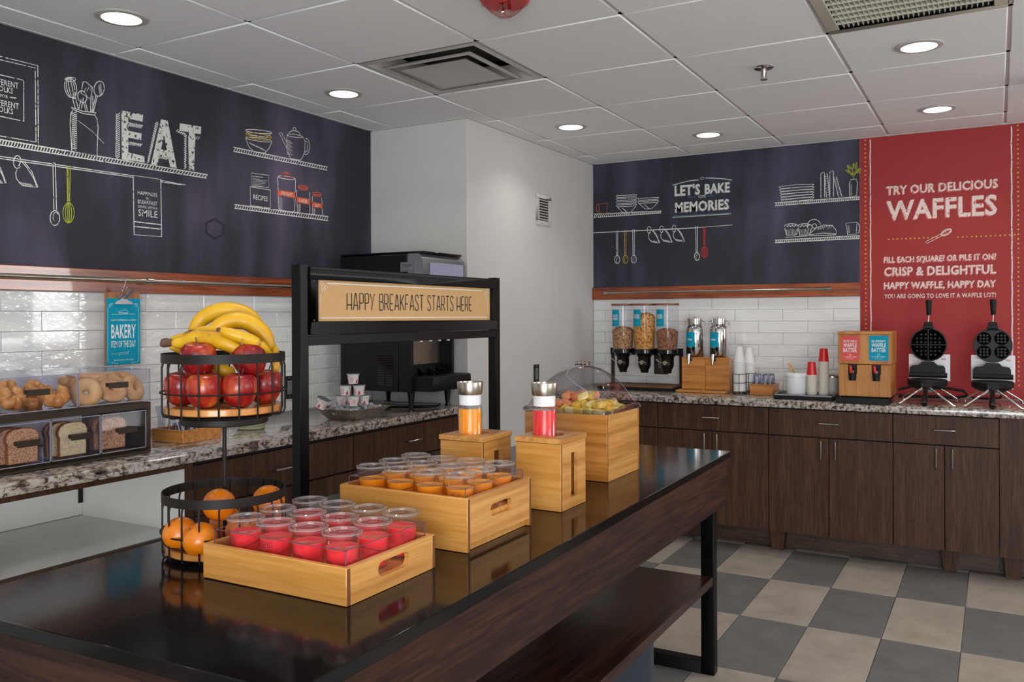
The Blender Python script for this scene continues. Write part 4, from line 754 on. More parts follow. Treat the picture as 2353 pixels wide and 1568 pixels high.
# ================= TRAYS WITH CUPS =================
def eg(m): m.m[3] = 1; return m
def tray(label, x0, x1, y0, y1, z1, za, floor):
    t = thing('serving_tray', label, 'tray', ((x0+x1)/2, (y0+y1)/2, ZI)); w = .012; z0 = ZI+.001
    eg(M().box(x0, x1-.0002, y0, y0+w, z0, z1)).build('front_panel', [MT['oak'], MT['endg']], t, bevel=.0015)
    eg(M().box(x0, x1-.0002, y1-w, y1, z0, z1)).build('back_panel', [MT['oak'], MT['endg']], t, bevel=.0015)
    for (a, b) in ((x1-w, x1-.0003), (x0+.0003, x0+w)):
        m = M(); ym = (y0+y1)/2; hl, hh = .05, .0145; zc = z0+(z1-z0)*.62
        pts = [(hl-hh+hh*math.cos(q), zc+hh*math.sin(q)) for q in [math.radians(-90+30*k) for k in range(7)]]+[(-hl+hh+hh*math.cos(q), zc+hh*math.sin(q)) for q in [math.radians(90+30*k) for k in range(7)]]
        ya_, yb_ = y0+w, y1-w; N = len(pts); out = []
        for (py, pz) in pts:
            dy, dz = py, pz-zc; ky = ((yb_-ya_)/2)/abs(dy) if abs(dy) > 1e-6 else 1e9; kz = ((z1-zc) if dz > 0 else (zc-z0))/abs(dz) if abs(dz) > 1e-6 else 1e9; k = min(ky, kz); out.append((dy*k, zc+dz*k))
        vs = []
        for xx in (a, b): vs += [(xx, ym+py, pz) for py, pz in pts]+[(xx, ym+py, pz) for py, pz in out]
        fs = []
        for k in range(N):
            j = (k+1) % N; fs += [(k, j, N+j, N+k), (2*N+k, 3*N+k, 3*N+j, 2*N+j), (k, 2*N+k, 2*N+j, j), (N+k, N+j, 3*N+j, 3*N+k)]
        m.add(vs, fs)
        for cy_, cz_ in ((ya_, z0), (ya_, z1), (yb_, z0), (yb_, z1)):   # corner fillers
            near = sorted(out, key=lambda q: abs(q[0]+ym-cy_)+abs(q[1]-cz_))[:1][0]
            cand = [q for q in out if (abs(q[1]-cz_) < 1e-6)]; cand2 = [q for q in out if abs(q[0]+ym-cy_) < 1e-6]
            if cand and cand2:
                q1 = min(cand, key=lambda q: abs(q[0]+ym-cy_)); q2 = min(cand2, key=lambda q: abs(q[1]-cz_))
                m.prism([(a, cy_, cz_), (a, ym+q1[0], q1[1]), (a, ym+q2[0], q2[1])], (b-a, 0, 0))
        m.build('side_panel', MT['oaky'], t, smooth=False)
    M().box(x0+w, x1-w, y0+w, y1-w, z0, floor).build('bottom', MT['oak'], t)
    i = .0155; g = .003; c = acr = thing
    m = M(); X0, X1, Y0, Y1 = x0+i, x1-i, y0+i, y1-i; zz = floor+.001
    for q in ((X0, X1, Y0, Y0+g), (X0, X1, Y1-g, Y1), (X0, X0+g, Y0+g, Y1-g), (X1-g, X1, Y0+g, Y1-g)): m.box(*q, zz, za)
    m.build('clear_liner', MT['acryp'], t, smooth=False)
    m = M(); e = .0012
    for q in ((X0, X1, Y0, Y0+g), (X0, X1, Y1-g, Y1), (X0, X0+g, Y0, Y1), (X1-g, X1, Y0, Y1)): m.box(*q, za, za+.0006)
    for q in ((X1-e, X1+.0003, Y0-.0003, Y0+e), (X0-.0003, X0+e, Y0-.0003, Y0+e), (X1-e, X1+.0003, Y1-e, Y1+.0003)): m.box(*q, zz, za)
    m.build('liner_edge', MT['ledge'], t, smooth=False)
    return t
tray('honey wood tray holding the pink juice cups, front of island', -1.394, -1.022, 1.205, 1.488, .915, .941, .872)
tray('taller wood tray holding the orange juice cups', -1.383, -1.018, 1.607, 1.906, .966, .985, .916)
def make_cup(juice, fill, hC=.088):
    t = thing('juice_cup', '', 'cup', (0, 0, 0)); rb, rt = .0285, .0345
    rz = lambda z: rb+(rt-rb)*z/hC
    M().lathe((0, 0, 0), [(0, .003), (rb-.003, .003), (rb-.0015, 0), (rb, .002), (rz(.03), .03), (rz(hC*.78), hC*.78), (rz(hC*.8)+.001, hC*.8), (rt+.001, hC-.003), (rt+.002, hC), (rt, hC)], 32).build('cup_body', MT['cupc'], t)
    M().lathe((0, 0, 0), [(0, .004), (rb-.003, .004), (rz(.02)-.0012, .02), (rz(fill)-.0012, fill), (rz(fill)-.003, fill-.0008), (0, fill-.0008)], 28).build('juice', juice, t)
    M().lathe((0, 0, hC-.004), [(rt+.0012, -.002), (rt+.0035, .0), (rt+.0038, .006), (rt+.001, .008), (rt-.0025, .0075), (rt-.004, .0025), (.024, .002), (.0225, .0045), (.008, .0045), (.007, .003), (0, .003)], 32).build('lid', MT['lidc'], t)
    M().tube([((rt+.0030)*math.cos(a), (rt+.0030)*math.sin(a), hC+.0008) for a in [2*math.pi*k/32 for k in range(32)]], .0013, 6, closed=True).build('lid_rim', MT['rimc'], t)
    M().tube([(.0232*math.cos(a), .0232*math.sin(a), hC+.0002) for a in [2*math.pi*k/28 for k in range(28)]], .0007, 5, closed=True).build('lid_ridge', MT['rimc'], t)
    m = M(); R = lambda z: rz(z)+.0006
    def mp(x, y): z = .045+y; r = R(z); a = x/.031; return (r*math.sin(a), -r*math.cos(a), z)
    text(m, 'ECO', (0, 0, 0), (1, 0, 0), (0, 0, 1), .0075, .017, .005, mapf=mp, center=True)
    def rb_(pts, w):
        vs = []
        for a, z in pts:
            for s in (-w/2, w/2): r = R(z+s); vs.append((r*math.sin(a), -r*math.cos(a), z+s))
        m.add(vs, [(2*i, 2*i+2, 2*i+3, 2*i+1) for i in range(len(pts)-1)])
    rb_([(-.36+.72*k/6, .0553) for k in range(7)], .0007); rb_([(-.36+.72*k/6, .0423-.0015*math.sin(math.pi*k/6)) for k in range(7)], .0007)
    for s in (-1, 1):
        m.add([(R(.043)*math.sin(s*.36), -R(.043)*math.cos(s*.36), .0425), (R(.043)*math.sin(s*.385), -R(.043)*math.cos(s*.385), .0425), (R(.055)*math.sin(s*.385), -R(.055)*math.cos(s*.385), .0555), (R(.055)*math.sin(s*.36), -R(.055)*math.cos(s*.36), .0555)], [(0, 1, 2, 3)])
    def mp2(x, y): z = .037+y; r = R(z); a = x/.031; return (r*math.sin(a), -r*math.cos(a), z)
    text(m, 'PRODUCTS', (0, 0, 0), (1, 0, 0), (0, 0, 1), .0022, .012, 0, mapf=mp2, center=True)
    rb_([(.5+3.6*k/18, .030+.014*math.sin(k/18*3.1)*(1 if k < 12 else 1)+.006*k/18) for k in range(19)], .0012)
    m.build('print', MT['logo'], t, smooth=False)
    return t
cpink = make_cup(MT['pink'], .062); corange = make_cup(MT['orangej'], .060)
cols = ['left end', 'second from left', 'third from left', 'right end']; rows = ['front row', 'middle row', 'back row']
def place(c0, nm, gx, gy, z, rots):
    first = True; k = 0
    for j, y in enumerate(gy):
        for i, x in enumerate(gx):
            lab = 'lidded plastic cup of %s juice, %s, %s of the %s tray' % (nm, cols[i], rows[j], 'front' if nm == 'pink' else 'taller')
            jx, jy = random.uniform(-.0015, .0015), random.uniform(-.0015, .0015)
            if first: c0.location = (x+jx, y+jy, z); c0.rotation_euler = (0, 0, rots[0]); c0['label'] = lab; c0['group'] = nm+' juice cups in the wooden tray'; first = False
            else: dup(c0, (x+jx, y+jy, z), rots[k], lab)
            k += 1
gx = [-1.335+.0845*i for i in range(4)]
place(cpink, 'pink', gx, [1.262, 1.355, 1.449], .8735, [-.25, .15, 2.6, 2.2, 3, 4, 2, 3.4, 2.5, 4.2, 3.1, .95])
gx = [-1.327+.0845*i for i in range(4)]
place(corange, 'orange', gx, [1.662, 1.752, 1.843], .917, [2.6, -.95, 2.9, .25, 2, 3.4, 4, 2.4, 2.5, 4, 3.1, 2.7])
# ================= CARAFE BOXES =================
def carafe_box(label, cx_, cy_):
    t = thing('carafe_box', label, 'box', (cx_, cy_, ZI)); a, b = .069, .078; x0, x1, y0, y1 = cx_-a, cx_+a, cy_-b, cy_+b; z0, z1 = ZI+.001, 1.026; w = .011
    eg(M().box(x0, x1-.0002, y0, y0+w*.7, z0, z1)).build('front_panel', [MT['oak'], MT['endg']], t, bevel=.001)
    M().box(x0, x1-w, y1-w, y1, z0, z1).build('back_panel', MT['oak'], t, bevel=.001)
    M().box(x0, x0+w, y0+w, y1-w, z0, z1).build('side_panel', MT['oaky'], t)
    m = M(); ym = cy_+.005
    for q in ((y0+w*.7, ym-.021, z0, z1), (ym+.021, y1, z0, z1), (ym-.021, ym+.021, z0, z0+.030), (ym-.021, ym+.021, z1-.030, z1)): m.box(x1-w, x1, *q)
    m.build('window_panel', MT['oaky'], t)
    m = M(); c = Vector((cx_, cy_, 1.0275)); rh = .037; n = 32; vs = []; hx, hy = a+.003, b+.003
    for zz in (0, .013):
        for k in range(n):
            q = 2*math.pi*k/n; dx, dy = math.cos(q), math.sin(q); s = min(hx/abs(dx) if abs(dx) > 1e-6 else 1e9, hy/abs(dy) if abs(dy) > 1e-6 else 1e9)
            vs += [(c.x+dx*rh, c.y+dy*rh, c.z+zz), (c.x+dx*s, c.y+dy*s, c.z+zz)]
    fs = []
    for k in range(n):
        j = (k+1) % n; T = 2*n; fs += [(2*k, 2*k+1, 2*j+1, 2*j), (T+2*k, T+2*j, T+2*j+1, T+2*k+1), (2*k, 2*j, T+2*j, T+2*k), (2*k+1, T+2*k+1, T+2*j+1, 2*j+1)]
    for sx, sy in ((1, 1), (-1, 1), (-1, -1), (1, -1)):
        q1 = [v for v in vs[:2*n] if abs(abs(v[0]-c.x)-hx) < 1e-6 and (v[0]-c.x)*sx > 0 and (v[1]-c.y)*sy >= 0]; q2 = [v for v in vs[:2*n] if abs(abs(v[1]-c.y)-hy) < 1e-6 and (v[1]-c.y)*sy > 0 and (v[0]-c.x)*sx >= 0]
        if q1 and q2:
            e1 = max(q1, key=lambda v: abs(v[1]-c.y)); e2 = max(q2, key=lambda v: abs(v[0]-c.x)); m.prism([(c.x+sx*hx, c.y+sy*hy, c.z), e1, e2], (0, 0, .013))
    m.add(vs, fs); m.build('lid_board', MT['oaky'], t, smooth=False)
    return t
def carafe(label, cx_, cy_, juice):
    t = thing('juice_carafe', label, 'carafe', (cx_, cy_, ZI+.002)); r = .0345; c = (cx_, cy_, 0); z0 = ZI+.005
    M().lathe(c, [(0, z0), (r-.004, z0), (r, z0+.006), (r, 1.110), (r-.002, 1.118), (.030, 1.122), (.030, 1.13)], 40).build('bottle', MT['cupc'], t)
    M().lathe(c, [(0, z0+.003), (r-.005, z0+.003), (r-.0018, z0+.008), (r-.0018, 1.106), (r-.004, 1.109), (0, 1.109)], 36).build('juice', juice, t)
    M().lathe(c, [(.031, 1.120), (.0305, 1.121), (.0315, 1.150), (.030, 1.152)], 36).build('collar', MT['white'], t)
    M().lathe(c, [(0, 1.156), (.031, 1.156), (.0315, 1.149), (.033, 1.149), (.035, 1.156), (.0375, 1.183), (.037, 1.1845), (.0345, 1.184), (.032, 1.160), (0, 1.160)], 40).build('steel_cap', MT['steel'], t)
    return t
carafe_box('pale wood box under the red juice carafe', -1.081, 2.142); carafe('carafe of red juice with steel cap standing in a wood box', -1.098, 2.135, MT['redj'])
carafe_box('wood box under the orange juice carafe beside the sign stand', -1.285, 2.075); carafe('carafe of orange juice with steel cap standing in a wood box', -1.300, 2.068, MT['orangej'])
# ================= FRUIT BOX WITH DOME =================
x0, x1, y0, y1 = -1.360, -1.065, 2.502, 2.777; w = .014; z0, z1 = ZI+.001, 1.056
t = thing('fruit_chiller_box', 'large amber wood box holding cut fruit under a clear dome', 'box', ((x0+x1)/2, (y0+y1)/2, ZI))
eg(M().box(x0, x1-.0002, y0, y0+w*.6, z0, z1)).build('front_panel', [MT['oakd'], MT['endg']], t, bevel=.0015); M().box(x0, x1, y1-w, y1, z0, z1).build('back_panel', MT['oakd'], t)
M().box(x1-w, x1, y0+w*.6, y1-w, z0, z1).build('side_panel', MT['oaky'], t); M().box(x0, x0+w, y0+w*.6, y1-w, z0, z1).build('side_panel', MT['oaky'], t)
m = M(); r = .03
def rrect(x0, x1, y0, y1, r, z, n=5):
    P = []
    for cx_, cy_, a0 in ((x1-r, y0+r, -90), (x1-r, y1-r, 0), (x0+r, y1-r, 90), (x0+r, y0+r, 180)):
        for k in range(n+1): a = math.radians(a0+90*k/n); P.append((cx_+r*math.cos(a), cy_+r*math.sin(a), z))
    return P
loops = [rrect(x0-.012, x1+.012, y0-.012, y1+.012, .035, z1+.002), rrect(x0-.012, x1+.012, y0-.012, y1+.012, .035, z1+.012), rrect(x0-.008, x1+.008, y0-.008, y1+.008, .035, z1+.018), rrect(x0+.012, x1-.012, y0+.012, y1-.012, .03, z1+.016), rrect(x0+.016, x1-.016, y0+.016, y1-.016, .03, z1-.03)]
n = len(loops[0]); vs = sum(loops, []); m.add(vs, [(l*n+k, l*n+(k+1) % n, (l+1)*n+(k+1) % n, (l+1)*n+k) for l in range(len(loops)-1) for k in range(n)]+[tuple(range(4*n, 5*n))])
m.build('clear_pan', MT['dome'], t)
m = M(); m.tube(rrect(x0-.010, x1+.010, y0-.010, y1+.010, .035, z1+.008), .005, 8, closed=True); m.build('pan_rim', MT['dome'], t)
dm = thing('dome_cover', 'clear plastic roll-top dome over the cut fruit', 'cover', ((x0+x1)/2, (y0+y1)/2, z1+.018))
m = M(); N = 26; hx, hy, HD = .140, .130, .128; cx_, cy_ = (x0+x1)/2, (y0+y1)/2; vs = []
for i in range(N+1):
    for j in range(N+1):
        u, v = math.sin((2*i/N-1)*math.pi/2), math.sin((2*j/N-1)*math.pi/2); f = max(0, (1-abs(u)**2.2))**.62*max(0, (1-abs(v)**2.6))**.5; vs.append((cx_+u*hx, cy_+v*hy, z1+.019+HD*f))
m.add(vs, [(i*(N+1)+j, (i+1)*(N+1)+j, (i+1)*(N+1)+j+1, i*(N+1)+j+1) for i in range(N) for j in range(N)]); m.build('shell', MT['dome'], dm, ang=60)
m = M()
P = [(cx_+.02+.5*hx*math.sin(k/14*math.pi*.5)*1.0, cy_-.13*math.cos(k/14*math.pi*.5)*.0-.02, 0) for k in range(15)]
def dz(x, y): u, v = (x-cx_)/hx, (y-cy_)/hy; return z1+.020+HD*max(0, 1-abs(u)**2.2)**.62*max(0, 1-abs(v)**2.6)**.5
Q = []
for k in range(25): a = math.pi*(-.05+1.1*k/24); x = cx_+.005-.115*math.sin(a)*.35+.0; y = cy_-.128+.0; 
Q = [(cx_-.03*math.sin(k/20*math.pi)+.13*(k/20)**3, cy_-.02-.10*math.sin(k/20*math.pi*.5), 0) for k in range(21)]; Q = [(x, y, dz(x, y)) for x, y, _ in Q]; m.tube(Q, .0016, 6); m.build('lid_edge', MT['edge'], dm)
m = M(); hz = dz(cx_, cy_)+.006
m.tube([(cx_-.022, cy_-.01, hz), (cx_+.022, cy_-.01, hz)], .0045, 8); m.tube([(cx_-.022, cy_+.01, hz+.002), (cx_+.022, cy_+.01, hz+.002)], .0045, 8)
for k in range(4): m.tube([(cx_-.02+k*.0135, cy_-.016, hz-.006), (cx_-.02+k*.0135, cy_, hz+.007), (cx_-.02+k*.0135, cy_+.016, hz-.004)], .003, 6)
m.build('hinge', MT['chrome'], dm)
m = M(); m.box(cx_+.088, cx_+.106, cy_-.122, cy_-.117, z1+.045, z1+.07); m.box(cx_+.10, cx_+.116, cy_-.125, cy_-.12, z1+.024, z1+.048); m.build('latch', MT['acry'], dm)
def chunk(seed, sx, sy, sz):
    random.seed(seed); m = M().box(-sx, sx, -sy, sy, -sz, sz); m.v = [tuple(c*(1+random.uniform(-.22, .22)) for c in p) for p in m.v]; return m
fm = {}
for nm, mt in (('pineapple_chunk', 'pine'), ('melon_chunk', 'melon'), ('honeydew_chunk', 'honeyd')):
    fm[nm] = [chunk(s, .019, .014, .012).mesh(nm, MT[mt], bevel=.005, seg=2) for s in (1, 2, 3)]
random.seed(11); fl_lab = {'pineapple_chunk': ('yellow pineapple chunk in the domed fruit box', 'pineapple chunks in the domed fruit box'), 'melon_chunk': ('orange melon chunk in the domed fruit box', 'orange melon chunks in the domed fruit box'), 'honeydew_chunk': ('pale yellow melon chunk in the domed fruit box', 'pale melon chunks in the domed fruit box')}
spots = []
for lay in range(3):
    rr = (.105, .085, .05)[lay]
    for gx_ in range(-3, 4):
        for gy_ in range(-3, 4):
            px, py = gx_*.034+random.uniform(-.006, .006)+lay*.012, gy_*.030+random.uniform(-.005, .005)
            if abs(px) < rr and abs(py) < rr*.95: spots.append((px, py, lay))
for px, py, lay in spots:
    q = px*.9-py*.5
    nm = 'melon_chunk' if (q < .012 and py < .035) else ('pineapple_chunk' if random.random() < .62 else 'honeydew_chunk')
    o = bpy.data.objects.new(nm, random.choice(fm[nm])); COL.objects.link(o); o.location = (cx_+px, cy_+py, z1+.001+lay*.0175+random.uniform(0, .004)+(.006 if lay == 2 else 0)); o.rotation_euler = (random.uniform(-.5, .5), random.uniform(-.5, .5), random.uniform(0, 3))
    tag(o, fl_lab[nm][0], 'fruit', fl_lab[nm][1])
tag(M().box(x0+.018, x1-.018, y0+.018, y1-.018, z1-.03, z1-.012).build('crushed_ice', MT['ice']), 'bed of ice under the cut fruit in the wood box', 'ice', kind='stuff')
# ================= TIERED FRUIT STAND =================
bx, by = -1.509, 1.366
t = thing('tiered_fruit_stand', 'two tier dark wire fruit stand with round wood shelves', 'fruit stand', (bx, by, ZI))
M().lathe((bx, by, ZI+.001), [(0, 0), (.098, 0), (.1, .003), (.1, .012), (.094, .016), (0, .016)], 48).build('base', MT['iron'], t)
M().tube([(bx, by, ZI+.016), (bx, by, 1.15)], .0045, 12).build('pole', MT['iron'], t)
ml = dict()
for zt, nm in ((.987, 0), (1.291, 1)):
    c = (bx, by, zt); k0 = zt-.131
    if nm: M().lathe((bx, by, k0-.026), [(0, .0), (.093, 0), (.095, .002), (.095, .014), (.108, .018), (.11, .021), (0, .021)], 48).build('collar_plate', MT['iron'], t)
    M().lathe((bx, by, k0), [(0, 0), (.124, 0), (.126, .002), (.126, .013), (.124, .015), (0, .015)], 56).build('wood_disc', MT['oakd'], t)
    M().lathe(c, [(.1305, 0), (.1325, 0), (.1325, -.020), (.1305, -.020), (.1305, 0)], 64).build('rim_band', MT['iron'], t)
    R_ = .1345; zz = zt-.085
    M().tube([(bx+R_*math.cos(a), by+R_*math.sin(a), zz) for a in [2*math.pi*k/48 for k in range(48)]], .0018, 8, closed=True).build('wire_ring', MT['iron'], t)
    if not nm: M().tube([(bx+.127*math.cos(a), by+.127*math.sin(a), k0+.022) for a in [2*math.pi*k/48 for k in range(48)]], .0018, 8, closed=True).build('wire_ring', MT['iron'], t)
    me = M().tube([(.1285, 0, zt-.004-ZI), (.1285, 0, zt-.02-ZI), (.1315, 0, zt-.03-ZI), (.1315, 0, k0-.004+.008-ZI), (.1285, 0, k0-.005-ZI), (.122, 0, k0-.0065-ZI), (.09, 0, k0-.0065-ZI)], .0020, 8).mesh('wire', MT['iron'])
    for k in range(20):
        o = bpy.data.objects.new('wire', me); COL.objects.link(o); o.parent = t; o.rotation_euler = (0, 0, 2*math.pi*k/20+.12)
# keep every fruit inside the wires: slide it along its sight line, then pull it in if still too wide
def inside(fn, x, y, d_, lim):
    best = None
    for k in range(60):
        p = fn(x, y, d_+k*.003); r = math.hypot(p.x-bx, p.y-by)
        if r <= lim: return p
        if best is None or r < best[0]: best = (r, p)
    r, p = best; p.x = bx+(p.x-bx)*lim/r; p.y = by+(p.y-by)*lim/r; return p
# apples
def make_apple(mt):
    pr = [(0, .010), (.005, .003), (.012, 0), (.022, .004), (.031, .016), (.037, .033), (.0385, .046), (.036, .060), (.029, .069), (.019, .072), (.010, .069), (.004, .063), (0, .061)]
    t = thing('apple', '', 'apple', (0, 0, 0)); m = M().lathe((0, 0, 0), pr, 32); m.v = [(x*(1+.03*math.cos(5*math.atan2(y, x))*(z < .02)), y*(1+.03*math.cos(5*math.atan2(y, x))*(z < .02)), z) for x, y, z in m.v]
    m.build('skin', MT[mt], t, ang=80); M().tube([(0, 0, .06), (.002, .001, .070), (.006, .002, .084)], [.0012, .0011, .0016], 6).build('stem', MT['stem'], t); return t
A0 = make_apple('apple'); A1 = make_apple('apple2'); zf = 1.291-.131+.016
def at4(x, y, d): return ond(360+x/5.059, 680+y/5.059, d)
ap = [(A1, (545, 1090), 1.842, zf, (.05, .0, 2.6), 'red and yellow streaked apple, front left in the upper basket'), (A0, (955, 1090), 1.842, zf, (0, .06, .4), 'glossy red apple, front centre in the upper basket'), (A0, (250, 1060), 1.905, zf, (.1, -.1, 1.7), 'dark red apple at the far left of the upper basket'),
 (A0, (1280, 1060), 1.885, zf, (-.1, .1, 4.1), 'deep red apple, lower right of the upper basket'), (A0, (490, 690), 1.872, zf+.067, (-.1, -.12, 3.0), 'red apple with stem, top left above the basket rim'), (A0, (1150, 740), 1.872, zf+.067, (.35, .05, 5.2), 'red apple on top at the right beside the bananas'),
 (A1, (1330, 1040), 1.985, zf, (0, .1, .3), 'orange-red apple behind the others at the right of the upper basket'), (A0, (700, 1040), 1.995, zf, (0, .1, .9), 'red apple hidden at the back of the upper basket')]
used = set()
for A, (x, y), d_, z, rot, lb in ap:
    p = inside(at4, x, y, d_, .0895)
    if A.name in used: o = dup(A, (p.x, p.y, z), label=lb)
    else: o = A; used.add(A.name); o.location = (p.x, p.y, z); o['label'] = lb
    o['group'] = 'apples in the upper basket'; o.rotation_euler = rot
# bananas
bt = thing('banana_bunch', 'bunch of yellow bananas with brown stem on the upper basket', 'bananas', at4(800, 600, 1.95))
def banana(pts, rmax, tip=True):
    P = [at4(x, y, d_) for x, y, d_ in pts]; Q = []
    n = len(P)
    for i in range(n-1):
        p0, p1, p2, p3 = P[max(i-1, 0)], P[i], P[i+1], P[min(i+2, n-1)]
        for k in range(5): s = k/5; Q.append(.5*((2*p1)+(p2-p0)*s+(2*p0-5*p1+4*p2-p3)*s*s+(3*p1-p0-3*p2+p3)*s**3))
    Q.append(P[-1]); L = len(Q)
    R = [rmax*min(1, .28+2.6*math.sin(math.pi*min(i/(L-1), 1-i/(L-1)*(1.0 if tip else .55)))**1.0) if 0 else rmax*(.30+.70*min(1, (max(0, math.sin(math.pi*i/(L-1)))**.45)*1.02)) for i in range(L)]
    return M().tube(Q, R, 12).build('banana', MT['banana'], bt, ang=60)
banana([(420, 480, 1.985), (450, 380, 2.0), (530, 270, 2.01), (680, 185, 2.01), (860, 160, 2.01), (1050, 200, 2.01), (1190, 300, 2.0)], .0182)
banana([(600, 460, 1.93), (720, 350, 1.94), (880, 290, 1.95), (1040, 300, 1.96), (1180, 380, 1.96), (1280, 500, 1.96), (1310, 640, 1.96)], .0198)
banana([(180, 560, 1.90), (330, 535, 1.90), (450, 500, 1.895), (620, 505, 1.89), (780, 540, 1.88), (900, 600, 1.88), (980, 680, 1.885)], .0188)
banana([(740, 395, 1.865), (830, 430, 1.865), (960, 470, 1.87), (1100, 520, 1.88), (1230, 600, 1.90), (1320, 720, 1.93)], .0135)
banana([(180, 505, 1.92), (330, 482, 1.925), (470, 430, 1.93), (640, 405, 1.93), (800, 430, 1.93), (930, 500, 1.93)], .012)
banana([(150, 590, 1.91), (270, 625, 1.92), (420, 690, 1.95), (560, 790, 1.97), (680, 900, 1.98)], .0105)
banana([(1270, 480, 1.99), (1350, 620, 1.99), (1385, 760, 1.985), (1370, 900, 1.98)], .012)
banana([(650, 700, 1.93), (720, 820, 1.93), (820, 880, 1.93), (900, 860, 1.94)], .014)
p0, p1, p2 = at4(55, 545, 1.905), at4(110, 545, 1.908), at4(185, 550, 1.91)
M().tube([p0, at4(75, 548, 1.905), p1, p2], [.0085, .0105, .0105, .008], 10).build('stem', MT['stem'], bt)
M().tube([at4(170, 500, 1.92), at4(260, 492, 1.92)], [.0055, .0045], 8).build('stem_neck', MT['green'], bt)
M().sphere(at4(722, 395, 1.862), (.007, .005, .005), 8).build('tip', MT['stem'], bt)
# oranges
random.seed(5)
def make_orange():
    t = thing('orange', '', 'orange', (0, 0, 0)); m = M().lathe((0, 0, 0), [(0, .001)]+[(.0365*math.sin(math.radians(a)), .035-.035*math.cos(math.radians(a))) for a in range(12, 172, 12)]+[(.003, .0685), (0, .068)], 28); m.build('peel', MT['orange'], t, ang=80)
    M().lathe((0, 0, .068), [(.0025, 0), (.002, .0015), (0, .002)], 8).build('stem_button', MT['stem'], t); return t
O0 = make_orange(); zo = .987-.131+.016
def at3(x, y, d_): return ond(340+x/2.529, 680+y/2.529, d_)
og = [((222, 1310), 1.862, zo, 'orange at the front left of the lower basket'), ((362, 1330), 1.828, zo, 'orange at the front centre of the lower basket'), ((355, 1165), 1.88, zo+.058, 'reddish orange on top at the left of the lower basket'), ((655, 1170), 1.94, zo+.055, 'yellowish orange on top at the right of the lower basket'), ((512, 1270), 1.90, zo, 'small orange at the centre of the lower basket'), ((500, 1230), 2.0, zo, 'orange at the back of the lower basket'), ((640, 1270), 1.87, zo, 'orange hidden at the right of the lower basket'), ((660, 1270), 1.97, zo, 'orange at the back right of the lower basket')]
for k, ((x, y), d_, z, lb) in enumerate(og):
    p = inside(at3, x, y, d_, .0915)
    o = O0 if k == 0 else dup(O0)
    o.location = (p.x, p.y, z); o['label'] = lb; o['group'] = 'oranges in the lower basket'; o.rotation_euler = (random.uniform(-.7, .7), random.uniform(-.7, .7), random.uniform(0, 6)); 
    if k == 4: o.scale = (.85, .85, .85)
# ================= BAKERY CASE =================
xf, xb, y0, y1 = -2.656, -3.03, 1.31, 2.066
t = thing('bakery_case', 'two level bakery display case, clear bins over bronze metal frame', 'display case', (-2.84, 1.7, ZC))
m = M(); z0, z1 = ZC+.001, 1.067
m.box(xb, xf, y0, y1, z0, z0+.018); m.box(xb, xf, y0, y1, z1-.022, z1); m.box(xb, xf, y1-.018, y1, z0+.018, z1-.022); m.box(xb, xf, y0, y0+.018, z0+.018, z1-.022); m.build('frame', MT['bronze'], t, bevel=.002)
def openbox(x0, x1, y0, y1, z0, z1, g=.003, top=True, bottom=True):
    m = M(); m.box(x1-g, x1, y0, y1, z0, z1); m.box(x0, x0+g, y0, y1, z0, z1); m.box(x0+g, x1-g, y0, y0+g, z0, z1); m.box(x0+g, x1-g, y1-g, y1, z0, z1)
    if top: m.box(x0+g, x1-g, y0+g, y1-g, z1-g, z1)
    if bottom: m.box(x0+g, x1-g, y0+g, y1-g, z0, z0+g)
    return m
LC = lambda x, y, xx=-2.64: onx(x/5.058, 800+y/5.058, xx)
hand = {}
def bin_(y0, y1, z0, z1, hpx=None, top=True, nm='drawer'):
    b = openbox(xb+.02, xf+.002, y0, y1, z0, z1, top=top).build(nm, MT['acry'], t, smooth=False)
    m = M(); e = .0016; X = xf+.0022
    for q in ((y0, y1, z0, z0+e*1.5), (y0, y1, z1-e*1.5, z1), (y0, y0+e, z0, z1), (y1-e, y1, z0, z1)): m.box(X-.004, X, *q)
    if top: m.box(xb+.02, X, y1-.001, y1, z1-.001, z1); m.box(xb+.02, X, y0, y0+.001, z1-.001, z1); m.box(xb+.02, xb+.0215, y0, y1, z1-.001, z1)
    m.build('bin_edge', MT['edge'], b, smooth=False)
    if hpx:
        a, c = LC(hpx[0], (hpx[2]+hpx[3])/2), LC(hpx[1], (hpx[2]+hpx[3])/2); h = .0095
        m = M(); zc = (a.z+c.z)/2; m.box(xf+.018, xf+.021, a.y, c.y, zc-h, zc+h); m.box(xf+.003, xf+.018, a.y, c.y, zc+h-.003, zc+h); m.box(xf+.003, xf+.012, a.y, a.y+.01, zc-h*.4, zc+h-.003); m.build('handle', MT['bronze'], b, bevel=.0008)
bin_(1.335, 1.505, .906, 1.040, None, False); bin_(1.508, 1.687, .906, 1.040, (190, 465, 1065, 1160), False); bin_(1.690, 1.864, .906, 1.040, (820, 1065, 985, 1075), False); bin_(1.868, 2.044, .906, 1.040, (1370, 1590, 915, 1000), False)
bin_(1.40, 1.781, 1.073, 1.186, (305, 575, 475, 560), True, 'top_bin'); bin_(1.785, 2.062, 1.073, 1.186, (1255, 1485, 395, 470), True, 'top_bin')
